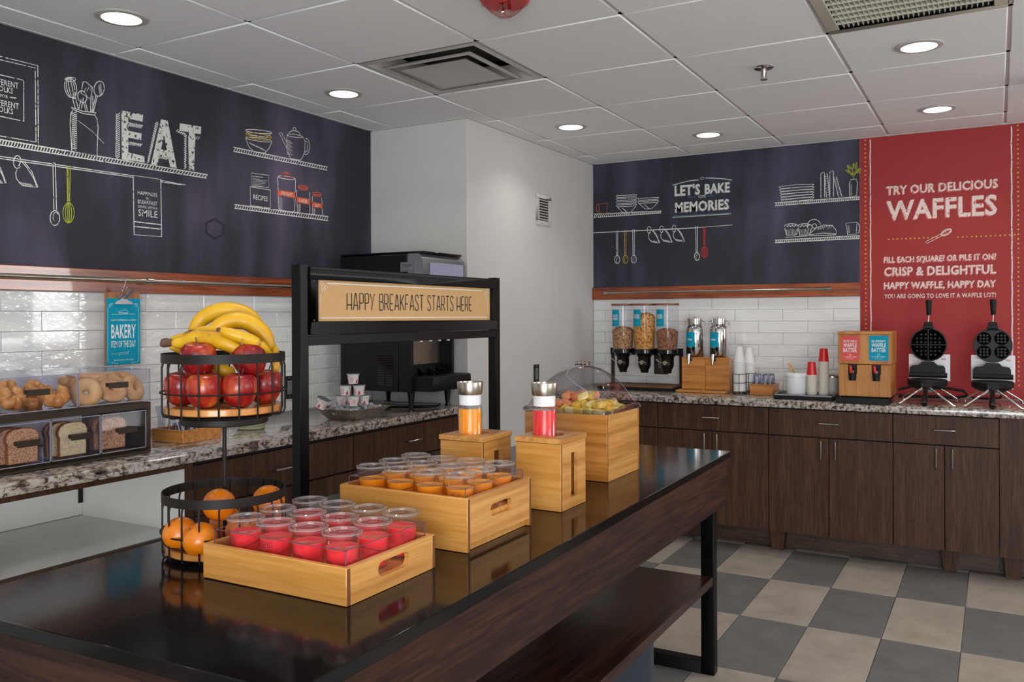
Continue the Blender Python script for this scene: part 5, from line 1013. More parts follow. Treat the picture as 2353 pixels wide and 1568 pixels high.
# bread
def slice_mesh(cr, nm):
    W_, Hh = .052, .112; pr = [(-W_*.92, 0), (W_*.92, 0), (W_*.95, .03), (W_*.93, .062), (W_*1.03, .072), (W_*1.04, .085), (W_*.9, .099), (W_*.6, .109), (0, Hh), (-W_*.6, .109), (-W_*.9, .099), (-W_*1.04, .085), (-W_*1.03, .072), (-W_*.93, .062), (-W_*.95, .03)]
    m = M(); n = len(pr)
    for x, s in ((0, 1), (0, .955), (-.013, 1), (-.013, .955)): m.v += [(x+(.0003 if (s < 1 and x == 0) else -.0003 if s < 1 else 0), a*s, .003+(b-.055)*s+.055) for a, b in pr]
    fs = []
    for k in range(n):
        j = (k+1) % n; fs += [((k, j, n+j, n+k), 0), ((2*n+k, 3*n+k, 3*n+j, 2*n+j), 0), ((k, 2*n+k, 2*n+j, j), 0)]
    fs += [(tuple(range(n, 2*n)), 1), (tuple(range(3*n, 4*n))[::-1], 1)]
    m.f = [f for f, _ in fs]; m.m = [i for _, i in fs]; return m.mesh('bread_slice', [MT['bcrust'], MT[cr]], smooth=False)
sm = {k: slice_mesh(k, k) for k in ('wheat', 'whitecr')}
for (yc, xs0, kind, n, step, lb, gp) in ((1.612, -2.68, 'wheat', 7, -.018, 'slice of brown bread in the left lower drawer, %s from the front', 'brown bread in the left drawer'), (1.785, -2.685, 'whitecr', 3, -.024, 'slice of white bread in the middle lower drawer, %s from the front', 'white bread in the middle drawer'), (1.945, -2.70, 'wheat', 4, -.018, 'slice of brown bread in the right lower drawer, %s from the front', 'brown bread in the right drawer')):
    for k in range(n):
        o = bpy.data.objects.new('bread_slice', sm[kind]); COL.objects.link(o); o.location = (xs0+k*step, yc-(.012 if k else 0)-k*.002, .9085); o.rotation_euler = (0, -.05 if k else -.02, random.uniform(-.05, .05)); tag(o, lb % ['first', 'second', 'third', 'fourth', 'fifth', 'sixth', 'seventh'][k], 'bread', gp)
# croissants and bagels
def croissant():
    n = 56; P = []; R = []
    for k in range(n+1):
        s = k/n; a = math.radians(-160+320*s); P.append((.0235*math.cos(a), .0235*math.sin(a), 0)); e = math.sin(math.pi*s)**.5; b = abs(math.sin(s*math.pi*6.5)); R.append(.0265*(.28+.72*e)*(.84+.2*b))
    return M().tube(P, R, 14)
cm = croissant().mesh('croissant', MT['crust'], ang=70)
bm_ = M().lathe((0, 0, 0), [(.0295+.0225*math.cos(a), .0185*math.sin(a)) for a in [2*math.pi*k/16 for k in range(17)]], 32).mesh('bagel', MT['bagel'], ang=80)
def bake(nm, me, p, rot, lb, gp, sc=1, cat=None):
    o = bpy.data.objects.new(nm, me); COL.objects.link(o); o.location = p; o.rotation_euler = [math.radians(r) for r in rot]; o.scale = (sc,)*3; tag(o, lb, cat or nm, gp); return o
g1, g2 = 'croissants in the left clear bin', 'bagels in the right clear bin'
def lc(x, y, xx): p = LC(x, y, xx); return p
bake('croissant', cm, lc(130, 555, -2.705), (0, 72, 10), 'front left golden croissant in the clear top bin', g1, .98)
bake('croissant', cm, lc(640, 535, -2.705), (0, 65, -20), 'front right golden croissant in the clear top bin, beside the bagels', g1, .98)
bake('croissant', cm, lc(395, 480, -2.80), (20, 50, 60), 'croissant behind the two front croissants, between them', g1, 1)
bake('croissant', cm, lc(330, 640, -2.77), (0, 20, 90), 'croissant lying low between the two front croissants', g1, .85)
bake('croissant', cm, lc(800, 400, -2.90), (0, 40, 30), 'croissant at the back right of the left bin', g1, 1)
bake('croissant', cm, lc(40, 470, -2.86), (0, 50, 200), 'croissant at the back left of the left bin', g1, 1)
bake('bagel', bm_, lc(1290, 500, -2.715), (0, 38, -10), 'pale bagel at the front centre of the right bin behind the handle', g2)
bake('bagel', bm_, lc(1545, 470, -2.745), (0, 70, 20), 'bagel standing on edge at the right end of the bin', g2)
bake('bagel', bm_, lc(1000, 520, -2.715), (60, 40, 30), 'tilted bagel at the left front of the right bin', g2)
bake('bagel', bm_, lc(1400, 360, -2.85), (0, 30, 0), 'bagel on top at the back right of the bin', g2)
bake('bagel', bm_, lc(1080, 365, -2.86), (10, 30, 0), 'bagel at the back centre of the right bin', g2)
bake('bagel', bm_, lc(1180, 440, -2.83), (0, 40, 0), 'bagel half hidden behind the front centre bagel', g2)
tag(M().box(-2.70, -2.60, 1.36, 1.478, .5915, .635).build('supply_box', pm('navy_box', (24, 24, 70), .5)), 'dark navy box on the open shelf at the left frame edge', 'box')
# ================= CLIPBOARD =================
CL = lambda x, y, xx=-3.105: onx(x/6.03, 600+y/6.03, xx)
a, b = CL(1455, 435), CL(1950, 1450); ya, yb, zt, zb = a.y, b.y, CL(1700, 435).z, CL(1700, 1440).z
t = thing('clipboard', 'clipboard with turquoise BAKERY ITEM OF THE DAY sheet on the left wall', 'clipboard', (-3.108, (ya+yb)/2, zb))
M().box(-3.1115, -3.108, ya, yb, zb, zt).build('board', MT['cork'], t, bevel=.001)
pa, pb, pt, pz = CL(1475, 0).y, CL(1945, 0).y, CL(1700, 520).z, CL(1700, 1435).z
M().box(-3.1079, -3.1072, pa, pb, pz, pt).build('sheet', MT['blue'], t)
m = M(); C4 = lambda x, y: onx(x/6.03, 600+y/6.03, -3.1066)
for s, p, q, h, bo in [('NOW OFFERING A FRESH', (1540, 835), (1885, 830), 26, 0), ('BAKERY', (1542, 1070), (1882, 1060), 182, .02), ('ITEM OF THE DAY', (1540, 1200), (1880, 1190), 90, .01), ('Sprinkled with A Bit Of Joy', (1580, 1385), (1850, 1375), 22, 0)]: ptext(m, s, C4, p, q, h, bo)
m.build('lettering', MT['whiteb'], t, smooth=False)
m = M(); X = -3.1066; r_ = lambda *P, w=.0012: m.ribbon([C4(*p) for p in P], w, NL)
r_((1495, 640), (1495, 1400), (1640, 1425)); r_((1920, 640), (1920, 1390), (1820, 1410)); r_((1640, 740), (1645, 700), (1700, 690), (1725, 665), (1770, 700), (1778, 735), (1640, 740)); r_((1650, 720), (1770, 722), w=.003); r_((1540, 1290), (1640, 1290)); r_((1650, 1310), (1650, 1275), (1700, 1268), (1775, 1265), (1780, 1240)); r_((1660, 1320), (1655, 1300), (1700, 1290), (1782, 1285), (1782, 1240)); r_((1540, 740), (1630, 740)); r_((1790, 735), (1875, 735))
for s, cx_ in ((1, 1500), (-1, 1922)):
    for k in range(4): q = math.radians(15+k*20); r_((cx_+s*30*math.cos(q), 575+30*math.sin(q)), (cx_+s*75*math.cos(q), 575+75*math.sin(q)))
m.build('sheet_print', MT['whiteb'], t, smooth=False)
ym = (ya+yb)/2+.002; zc = pt-.012
m = M(); m.prism([(-3.106, ym-.042, zc-.012), (-3.106, ym+.042, zc-.012), (-3.106, ym+.040, zc-.004), (-3.106, ym+.016, zc+.008), (-3.106, ym+.012, zc+.03), (-3.106, ym-.012, zc+.03), (-3.106, ym-.016, zc+.008), (-3.106, ym-.040, zc-.004)], (.004, 0, 0))
m.prism([(-3.102, ym-.004, zc+.01), (-3.075, ym+.006, zc+.042), (-3.075, ym+.028, zc+.046), (-3.102, ym+.014, zc+.01)], (0, .002, .003)); m.tube([(-3.100, ym-.014, zc+.018), (-3.100, ym+.014, zc+.018)], .005, 10); m.tube([(-3.1, ym-.024, zc+.012), (-3.09, ym-.018, zc+.026), (-3.1, ym-.006, zc+.026)], .004, 8); m.build('clip', MT['silver'], t, bevel=.0006)
hy = CL(1720, 240).y; hp = [(-3.118, hy, 1.514+.002), (-3.118, hy, 1.5335)]
m = M(); P = [(-3.106+.0125*math.cos(math.radians(a)), hy+.0, 1.5235+.0125*math.sin(math.radians(a))) for a in (200, 160, 120, 80, 40, 0, -40)]; z2 = pt+.032
P += [(-3.098, hy-.004, 1.500), (-3.103, hy-.010, 1.478), (-3.106, hy-.012, z2+.016), (-3.104, hy-.008, z2+.004), (-3.100, hy, z2), (-3.096, hy+.005, z2+.006), (-3.096, hy+.006, z2+.014)]
tag(m.tube(P, .0016, 8).build('s_hook', MT['chrome']), 'steel S hook on the left wall rod holding the clipboard', 'hook')
# ================= CUTLERY BOXES =================
def cutlery_box(label, x0, x1, y0, y1, z1, mt='oakd'):
    t = thing('cutlery_box', label, 'box', ((x0+x1)/2, (y0+y1)/2, ZC)); z0 = ZC+.001; w = .009
    M().box(x0, x1, y0, y0+w, z0, z1).build('front_panel', MT[mt], t, bevel=.001); M().box(x0, x1, y1-w, y1, z0, z1).build('back_panel', MT[mt], t, bevel=.001)
    M().box(x1-w, x1, y0+w, y1-w, z0, z1).build('side_panel', MT[mt], t); M().box(x0, x0+w, y0+w, y1-w, z0, z1).build('side_panel', MT[mt], t); M().box(x0+w, x1-w, y0+w, y1-w, z0, z0+.006).build('bottom', MT[mt], t)
cutlery_box('small wood box of wrapped cutlery beside the bakery case', -2.90, -2.721, 2.258, 2.448, .934)
cutlery_box('small wood box of wrapped cutlery on the far counter', -1.312, -1.172, 5.292, 5.46, .950)
def cut_set(h):
    t = thing('wrapped_cutlery', '', 'cutlery', (0, 0, 0)); m = M(); n = 6; vs = []
    for i in range(n+1):
        z = h*i/n; q = .0035*math.sin(i*1.3)+.002
        vs += [(-.022+.002*math.sin(i), q+.003, z), (0, q+.005, z), (.022+.002*math.cos(i), q+.002, z), (.022, q-.002, z), (0, q-.004, z), (-.022, q-.002, z)]
    m.add(vs, [(i*6+k, i*6+(k+1) % 6, i*6+6+(k+1) % 6, i*6+6+k) for i in range(n) for k in range(6)]+[tuple(range(5, -1, -1)), tuple(n*6+k for k in range(6))]); m.build('bag', MT['bag'], t)
    m = M(); m.tube([(-.006, .001, .01), (-.006, .002, h*.6), (-.006, .001, h*.92)], [.003, .0022, .007], 8, flat=.3); m.tube([(.007, .001, .01), (.007, .001, h*.62), (.007, .002, h*.9)], [.003, .002, .006], 8, flat=.3); m.build('cutlery', MT['white'], t)
    return t
random.seed(21)
for (xa, xb_, ya_, yb_, h, lb, gp) in ((-2.875, -2.75, 2.29, 2.415, .125, 'clear wrapped cutlery set standing in the left counter box', 'wrapped cutlery in the left box'), (-1.285, -1.20, 5.32, 5.43, .115, 'clear wrapped cutlery set standing in the far counter box', 'wrapped cutlery in the far box')):
    c0 = cut_set(h); c0['label'] = lb; c0['group'] = gp
    for k in range(12):
        o = c0 if k == 0 else dup(c0); o.location = (xa+(xb_-xa)*((k % 4)/3), ya_+(yb_-ya_)*((k//4)/2), ZC+.012); o.rotation_euler = (random.uniform(-.16, .16), random.uniform(-.28, .2), random.uniform(0, 3))
tag(M().lathe((-2.83, 2.71, ZC+.001), [(0, 0), (.055, 0), (.06, .004), (.056, .01), (.068, .024), (.072, .045), (.066, .07), (.063, .068), (.068, .045), (.063, .025), (.05, .014), (0, .013)], 40).build('glass_bowl', pm('pale_green_bowl', (196, 200, 158), .2, coat=.5, trans=.4)), 'pale green glass bowl partly hidden behind the fruit stand', 'bowl')
# ================= YOGURT TRAY =================
cx_, cy_ = -2.70, 3.235
def sq(hx, hy, z, lift=0):
    P = rrect(cx_-hx, cx_+hx, cy_-hy, cy_+hy, .018, z, 7)
    return [(x, y, zz+lift*(abs((x-cx_)/hx)*abs((y-cy_)/hy))**4) for x, y, zz in P]
m = M(); L = [sq(.085, .09, ZC+.001), sq(.1, .112, ZC+.02), sq(.108, .12, ZC+.036), sq(.128, .143, ZC+.045, .010), sq(.13, .145, ZC+.047, .010), sq(.128, .143, ZC+.048, .010), sq(.104, .116, ZC+.040), sq(.095, .105, ZC+.02), sq(.08, .085, ZC+.006)]
vs = sum(L, []); m.add(vs, [(l*32+k, l*32+(k+1) % 32, (l+1)*32+(k+1) % 32, (l+1)*32+k) for l in range(len(L)-1) for k in range(32)]+[tuple(range(31, -1, -1)), tuple(range(8*32, 9*32))])
tag(m.build('pewter_tray', MT['steelp']), 'square pewter tray filled with ice and yogurt cups', 'tray')
random.seed(8); m = M()
for k in range(230):
    a, b = random.uniform(-.098, .098), random.uniform(-.11, .11); hh = .042+.03*max(0, 1-(a/.1)**2)*max(0, 1-(b/.115)**2); z = ZC+random.uniform(.025, hh+.006); s = random.uniform(.006, .010); st = len(m.v)
    m.box(-s, s, -s, s, -s*.8, s*.8); R = Matrix.Translation((cx_+a, cy_+b, z)) @ Matrix.Rotation(random.uniform(0, 3), 4, (random.random()-.5, random.random()-.5, random.random()-.5+.01)); m.xform(R, st)
tag(m.build('ice_cubes', MT['ice'], smooth=False), 'heap of ice cubes in the square pewter tray', 'ice', kind='stuff')
def yogurt():
    t = thing('yogurt_cup', '', 'yogurt', (0, 0, 0)); rb, rt, h = .0225, .028, .046; R = lambda z: rb+(rt-rb)*z/h
    M().lathe((0, 0, 0), [(0, .001), (rb-.002, .001), (rb, 0), (rb+.0005, .003), (R(h-.006), h-.006), (R(h)+.0005, h-.003), (rt+.0025, h-.002), (rt+.0025, h), (0, h)], 28).build('tub', MT['yog'], t)
    m = M(); m.lathe((0, 0, h+.0003), [(0, .0008), (.02, .0006), (rt+.004, .001), (rt+.0045, -.0006)], 24); m.add([(rt+.002, -.005, h+.0015), (rt+.014, -.004, h+.007), (rt+.014, .005, h+.007), (rt+.002, .006, h+.0015)], [(0, 1, 2, 3)]); m.build('foil_lid', MT['silver'], t)
    m = M()
    def pt(a, z): r = R(z)+.0004; return (r*math.sin(a), -r*math.cos(a), z)
    for a0 in (-.9, 1.2, 3.3): m.add([pt(a0+.1*i, .003) for i in range(6)]+[pt(a0+.5-.04*i*2, .008+.0036*i) for i in range(6)][::-1]*0+[pt(a0+.46, .016), pt(a0+.34, .024), pt(a0+.2, .018), pt(a0+.05, .01)], [tuple(range(10))])
    for a0 in (-.35, 1.8): text(m, 'YO', (0, 0, 0), (1, 0, 0), (0, 0, 1), .006, .008, .02, mapf=lambda x, y, a0=a0: pt(a0+x/.025, .031+y))
    m.build('red_print', MT['yr'], t, smooth=False)
    m = M()
    for a0 in (.15, 2.3, 4.4):
        for k in range(6): m.add([pt(a0+.16*i, z) for z in (.008+k*.0042, .0102+k*.0042) for i in range(5)], [(i, i+1, 6+i, 5+i) for i in range(4)])
    m.build('pink_print', MT['yp'], t, smooth=False); return t
Y0 = yogurt(); Yp = lambda x, y, d_: ond(680+x/9.05, 820+y/9.05, d_)
yl = [((1190, 560), 4.1, 0, 'top of the pyramid of yogurt cups', (0, 0)), ((1035, 800), 4.1, 1.6, 'second level yogurt cup on the left of the pyramid', (0, 0)), ((1315, 795), 4.1, 3.4, 'second level yogurt cup on the right of the pyramid', (0, 0)), ((960, 1010), 4.16, 2.2, 'lowest level yogurt cup at left, buried in the ice', (0, 0)), ((1195, 1020), 4.06, .3, 'lowest level yogurt cup at front centre, buried in the ice', (0, 0)), ((1410, 1000), 4.14, 5.6, 'lowest level yogurt cup at right, buried in the ice', (0, 0)), ((500, 1060), 4.02, 1.0, 'tilted yogurt cup lying at the left of the pewter tray', (.3, .35))]
for k, (q, d_, rz, lb, tl) in enumerate(yl):
    o = Y0 if k == 0 else dup(Y0); p = Yp(*q, d_); o.location = p; o.rotation_euler = (tl[0], tl[1], rz); o['label'] = 'red and white yogurt cup, '+lb; o['group'] = 'yogurt cups on ice'
# ================= SODA DISPENSER =================
t = thing('juice_dispenser', 'large black countertop drink dispenser in the left corner', 'drink dispenser', (-2.8, 3.74, ZC)); ya, yb = 3.542, 3.935
M().box(-3.04, -2.66, ya, yb, .985, 1.29).build('lower_body', MT['blackm'], t, bevel=.004); M().box(-3.04, -2.60, ya, yb, 1.291, 1.69).build('upper_body', MT['blackm'], t, bevel=.006)
M().box(-2.6595, -2.575, ya, ya+.02, .985, 1.29).build('side_cheek', MT['blackm'], t, bevel=.004)
M().box(-2.6595, -2.575, yb-.02, yb, .985, 1.29).build('side_cheek', MT['blackm'], t, bevel=.004)
m = M(); prf = [(-2.599, 1.30), (-2.52, 1.30), (-2.508, 1.34), (-2.503, 1.5), (-2.506, 1.66), (-2.53, 1.689), (-2.599, 1.69)]; m.prism([(x, ya+.003, z) for x, z in prf], (0, yb-ya-.006, 0)); m.build('front_hood', MT['silver'], t, ang=50)
M().box(-2.504, -2.500, ya+.06, yb-.02, 1.33, 1.645).build('display_panel', MT['lav'], t, bevel=.002)
m = M(); m.prism([(-3.04, ya, 1.6905), (-2.55, ya, 1.6905), (-2.503, ya+.012, 1.6905), (-2.503, yb-.03, 1.6905), (-2.53, yb, 1.6905), (-3.04, yb, 1.6905)], (0, 0, .010)); m.build('top_cover', MT['blackg'], t, bevel=.004)
M().box(-2.659, -2.655, ya+.021, yb-.021, 1.07, 1.289).build('splash_plate', MT['steelb'], t)
m = M(); prf = [(-2.654, .99), (-2.46, .99), (-2.455, 1.0), (-2.455, 1.062), (-2.465, 1.066), (-2.60, 1.064), (-2.63, 1.075), (-2.654, 1.12)]; m.prism([(x, ya+.02, z) for x, z in prf], (0, yb-ya-.04, 0)); m.build('drip_tray', MT['blackm'], t, bevel=.002)
m = M()
for k in range(4): yy = ya+.075+k*.08; m.tube([(-2.56, yy, 1.067), (-2.575, yy, 1.078), (-2.59, yy, 1.10)], [.02, .016, .004], 10)
m.build('cup_rests', MT['blackg'], t)
for k in range(4):
    yy = ya+.07+k*.083; n_ = M().lathe((-2.565, yy, 1.240), [(0, 0), (.009, 0), (.010, .018), (.014, .02), (.014, .034), (0, .034)], 14).build('nozzle', MT['white'], t); M().cyl((-2.565, yy, 1.2745), .013, .03, 12).build('valve', MT['blackg'], t)
    M().hexa([(-2.555, yy-.028, 1.262), (-2.548, yy-.028, 1.262), (-2.548, yy-.014, 1.25), (-2.555, yy-.014, 1.25), (-2.555, yy-.03, 1.292), (-2.548, yy-.03, 1.292), (-2.548, yy-.02, 1.292), (-2.555, yy-.02, 1.292)]).build('lever', MT['white'], t)
for x, y in ((-2.60, ya+.03), (-2.60, yb-.03), (-3.0, ya+.03), (-3.0, yb-.03)): M().lathe((x, y, ZC+.001), [(0, 0), (.015, 0), (.015, .008), (.011, .012), (.012, .03), (.021, .10), (0, .10)], 14).build('leg', MT['blackg'], t)
m = M(); X1 = onx(660+880/3.919, 800, 0.1)
for k in range(13):
    z = 1.015+k*.0125; 
    for a, b in ((-2.79, -2.745), (-2.735, -2.69)): m.hexa([(a, ya-.004, z), (b, ya-.004, z), (b, ya+.001, z), (a, ya+.001, z), (a, ya-.001, z+.007), (b, ya-.001, z+.007), (b, ya+.001, z+.007), (a, ya+.001, z+.007)])
m.build('side_vent', MT['blackg'], t, smooth=False)
qx = lambda x, y: ony(660+x/3.919, 560+y/3.919, ya-.0008)
st = M(); A, B = qx(1020, 255), qx(1133, 165); st.box(A.x, B.x, ya-.0012, ya-.0002, A.z, B.z); sk = st.build('sticker', MT['silver'], t)
m = M(); w_ = B.x-A.x
text(m, 'Nestle', (A.x+w_*.28, ya-.0016, A.z+(B.z-A.z)*.6), (1, 0, 0), (0, 0, 1), .009, w_*.6, .02); text(m, 'PROFESSIONAL', (A.x+w_*.15, ya-.0016, A.z+(B.z-A.z)*.44), (1, 0, 0), (0, 0, 1), .0035, w_*.7); text(m, '1-800-367-5013', (A.x+w_*.06, ya-.0016, A.z+(B.z-A.z)*.08), (1, 0, 0), (0, 0, 1), .0045, w_*.9, .02)
m.ribbon([(A.x+w_*(.22+.1*math.cos(k*.5)), ya-.0016, A.z+(B.z-A.z)*(.7+.14*math.sin(k*.5))) for k in range(1, 10)], .0018, NB); m.build('sticker_print', MT['ink'], sk, smooth=False)
m = M(); text(m, 'VITALITY', (-2.4995, yb-.10, 1.655), (0, 1, 0), (0, 0, 1), .006, .05); [m.box(-2.4998, -2.4994, ya+.2+k*.009, ya+.204+k*.009, 1.535, 1.56) for k in range(7)]; m.build('panel_print', MT['ink'], t, smooth=False)
m = M(); m.tube([(-2.98, 3.62, ZC+.008), (-2.80, 3.66, ZC+.007), (-2.66, 3.72, ZC+.008), (-2.60, 3.80, ZC+.007), (-2.64, 3.89, ZC+.008)], .006, 8); tag(m.build('power_cord', MT['blackm']), 'black cord lying under the drink dispenser', 'cord')
tag(M().tube([(-2.95, 3.80, ZC+.012), (-2.8, 3.78, ZC+.012), (-2.62, 3.84, ZC+.012)], .009, 10).build('drain_hose', MT['silver']), 'ribbed grey hose under the drink dispenser', 'hose')
# ================= FAR COUNTER =================
t = thing('cereal_dispenser', 'triple clear cereal dispenser on dark metal frame, far counter', 'dispenser', (-2.05, 5.45, ZC)); yp = 5.50
M().box(-2.32, -1.80, 5.28, 5.56, ZC+.001, ZC+.019).build('tray_base', MT['blackm'], t, bevel=.002); 
m = M(); [m.box(*q) for q in ((-2.315, -1.805, 5.285, 5.30, ZC+.0195, ZC+.028), (-2.315, -1.805, 5.54, 5.555, ZC+.0195, ZC+.028), (-2.315, -2.30, 5.30, 5.54, ZC+.0195, ZC+.028), (-1.82, -1.805, 5.30, 5.54, ZC+.0195, ZC+.028), (-2.30, -1.82, 5.30, 5.54, ZC+.0192, ZC+.022))]; m.build('tray_top', MT['brownl'], t)
for x in (-2.30, -1.815): M().box(x-.01, x+.01, yp, yp+.02, ZC+.0285, 1.150).build('post', MT['bronze'], t)
M().box(-2.31, -1.805, yp-.012, yp+.02, 1.105, 1.1505).build('back_bar', MT['blackm'], t)
data = [(-2.182, 1.285, 'cer1', ['GENERAL MILLS', 'HONEY NUT', 'CHEERIOS'], 1.0), (-2.030, 1.375, 'cer2', ["KELLOGG'S", 'FROSTED FLAKES'], .5), (-1.872, 1.272, 'cer3', ["KELLOGG'S", 'RAISIN BRAN'], .5)]
for x, lev, mt, words, _ in data:
    c = (x, 5.40, 0); lr = lambda z: .0655+(.0735-.0655)*min(1, max(0, (z-1.148)/.12))
    hp = M().lathe(c, [(.0655, 1.148), (.070, 1.20), (.0735, 1.28), (.0735, 1.437)], 40).build('hopper', MT['acry'], t)
    M().lathe(c, [(0, 1.437), (.0765, 1.437), (.078, 1.44), (.078, 1.447), (.0765, 1.45), (0, 1.45)], 40).build('wood_lid', MT['brownl'], hp)
    m = M().lathe(c, [(0, 1.15), (.063, 1.15), (.0675, 1.20), (.071, min(1.28, lev-.015)), (.071, lev-.01), (.05, lev+.004), (.02, lev+.012), (0, lev+.012)], 36); random.seed(int(x*1000)); m.v = [(a+random.uniform(-.0015, .0), b, e+(random.uniform(-.006, .006) if e > lev-.03 else 0)) for a, b, e in m.v]
    tag(m.build('cereal', MT[mt], hp), kind='stuff')
    M().lathe(c, [(0, .993), (.024, .993), (.026, .998), (.027, 1.01), (.038, 1.03), (.042, 1.05), (.042, 1.095), (.060, 1.118), (.069, 1.122), (.069, 1.147), (0, 1.147)], 36).build('chute', MT['blackg'], t)
    m = M(); m.cyl((x, 5.358, 1.062), .014, .012, 16, axis=(0, -1, 0)); m.tube([(x-.055, 5.335, 1.085), (x-.035, 5.34, 1.068), (x-.004, 5.343, 1.062), (x+.028, 5.343, 1.064)], .0032, 8); m.build('knob', MT['nickel'], t)
    m = M().lathe((x, 5.3455, 1.062), [(.0105, -.0005), (.0125, -.0005), (.0125, .001), (.0105, .001)], 16, axis=(0, -1, 0)); m.build('knob_ring', MT['cg'], t)
    R = .0742; m = M(); a0, a1, z0, z1 = -.50, .42, 1.300, 1.410
    mp = lambda a, z, r=R: (x+r*math.sin(a-.38), 5.40-r*math.cos(a-.38), z)
    nn = 8; m.add([mp(a0+(a1-a0)*k/nn, z) for z in (z0, z1) for k in range(nn+1)], [(k, k+1, nn+2+k, nn+1+k) for k in range(nn)]); m.build('label', MT['blue'], hp)
    m = M(); ac = (a0+a1)/2; hs = {3: (.006, .010, .014), 2: (.013, .011)}[len(words)]; z = 1.378
    for s, h in zip(words, hs): z -= h; text(m, s, (0, 0, 0), 0, 0, h, .046, .03, mapf=lambda u, v, z=z: mp(ac+u/R, z+v, R+.0008), center=True) if 0 else m and text(m, s, (0, 0, 0), (1, 0, 0), (0, 0, 1), h, .046, .03, mapf=lambda u, v, z=z: mp(ac+u/R, z+v, R+.0008), center=True); z -= .003
    text(m, 'A CLASSIC CEREAL', (0, 0, 0), (1, 0, 0), (0, 0, 1), .0025, .03, 0, mapf=lambda u, v: mp(ac+u/R, 1.322+v, R+.0008), center=True)
    m.build('label_print', MT['whiteb'], hp, smooth=False)
# milk
for x0, x1, word, lb in ((-1.761, -1.608, '2% MILK', 'left'), (-1.606, -1.453, 'SKIM MILK', 'right')):
    t = thing('milk_stand', 'amber wood stand under the %s steel milk dispenser' % lb, 'stand', ((x0+x1)/2, 5.4, ZC))
    M().box(x0-.01 if lb == 'left' else x0, x1, 5.262, 5.37, ZC+.001, ZC+.016).build('base_board', MT['oakd'], t, bevel=.002); M().box(x0+.018, x1-.02, 5.285, 5.345, ZC+.0162, ZC+.0175).build('drip_grate', MT['brownl'], t)
    M().box(x0, x1, 5.357, 5.37, ZC+.0165, 1.104).build('front_panel', MT['oakd'], t, bevel=.001)
    m = M(); m.box(x0, x0+.01, 5.371, 5.53, ZC+.001, 1.09); m.box(x1-.01, x1, 5.371, 5.53, ZC+.001, 1.09); m.build('side_panels', MT['oakd'], t); M().box(x0+.01, x1-.01, 5.371, 5.53, 1.07, 1.08).build('shelf', MT['oakd'], t)
    cx_ = (x0+x1)/2-.013; c = (cx_, 5.44, 0); r = .058
    t = thing('milk_dispenser', 'steel milk can dispenser with turquoise %s label, %s one' % (word, lb), 'dispenser', (cx_, 5.44, 1.08))
    M().lathe(c, [(0, 1.081), (r-.003, 1.081), (r, 1.085), (r, 1.282), (r-.004, 1.297), (r-.012, 1.305), (.047, 1.308), (.047, 1.318), (.050, 1.319), (.050, 1.324), (.046, 1.326), (.046, 1.340), (.051, 1.341), (.051, 1.350), (.03, 1.353), (.012, 1.353), (.010, 1.358), (0, 1.358)], 48).build('can', MT['chrome'], t)
    m = M(); m.tube([(cx_+.048, 5.44, 1.335), (cx_+.062, 5.43, 1.328), (cx_+.072, 5.43, 1.318), (cx_+.066, 5.43, 1.308), (cx_+.054, 5.43, 1.315)], .0022, 8); m.tube([(cx_-.048, 5.44, 1.335), (cx_-.06, 5.43, 1.33), (cx_-.068, 5.43, 1.318), (cx_-.056, 5.43, 1.312)], .0022, 8); m.build('lid_latch', MT['steel'], t)
    R = r+.0006; a0 = -.36; mp = lambda a, z, rr=R: (cx_+rr*math.sin(a+a0), 5.44-rr*math.cos(a+a0), z)
    m = M(); nn = 8; m.add([mp(-.58+1.16*k/nn, z) for z in (1.168, 1.262) for k in range(nn+1)], [(k, k+1, nn+2+k, nn+1+k) for k in range(nn)]); l_ = m.build('label', MT['blue'], t)
    m = M(); text(m, word, (0, 0, 0), (1, 0, 0), (0, 0, 1), .011, .036, .03, mapf=lambda u, v: mp(u/R, 1.21+v, R+.0006), center=True); m.build('label_print', MT['whiteb'], l_, smooth=False)
    sx = cx_-.012; m = M(); m.tube([(sx, 5.39, 1.115), (sx, 5.345, 1.115)], .008, 12); m.tube([(sx, 5.345, 1.125), (sx, 5.343, 1.10), (sx, 5.335, 1.06)], [.013, .013, .006], 12); m.build('spigot', MT['chrome'], t)
    m = M(); m.box(sx-.012, sx+.018, 5.325, 5.345, 1.126, 1.165); m.box(sx+.008, sx+.02, 5.33, 5.35, 1.08, 1.112); m.build('tap_lever', MT['blackg'], t, bevel=.004)
# foam cup stacks
t = thing('cup_holder', 'black wire holder with two columns of white cups', 'holder', (-1.375, 5.33, ZC)); sp = [(-1.376, 5.30), (-1.343, 5.40)]
for x, y in sp:
    m = M()
    for z in (ZC+.004, .955, 1.010): m.tube([(x+.041*math.cos(a), y+.041*math.sin(a), z) for a in [2*math.pi*k/24 for k in range(24)]], .0018, 6, closed=True)
    for a in (.2, 1.77, 3.34, 4.91): m.tube([(x+.041*math.cos(a), y+.041*math.sin(a), ZC+.003), (x+.041*math.cos(a), y+.041*math.sin(a), 1.010)], .0018, 6)
    m.build('wire_ring', MT['black'], t)
def inv_cup(rr, rtop, h, mt, nm='foam_cup'): return M().lathe((0, 0, 0), [(rr, 0), (rr+.0018, .0005), (rr+.0018, .0028), (rr-.0005, .0035), (rtop, h-.001), (rtop-.002, h), (0, h)], 24).mesh(nm, mt)
fc = inv_cup(.0355, .019, .095, MT['foam'])
for s, (x, y) in enumerate(sp):
    for k in range(18 if s == 0 else 17):
        o = bpy.data.objects.new('foam_cup', fc); COL.objects.link(o); o.location = (x, y, ZC+.020+k*.0106); tag(o, 'white upside down cup in the %s wire column of cups' % ('front' if s == 0 else 'rear'), 'cup', 'white cups in the %s wire column' % ('front' if s == 0 else 'rear'))
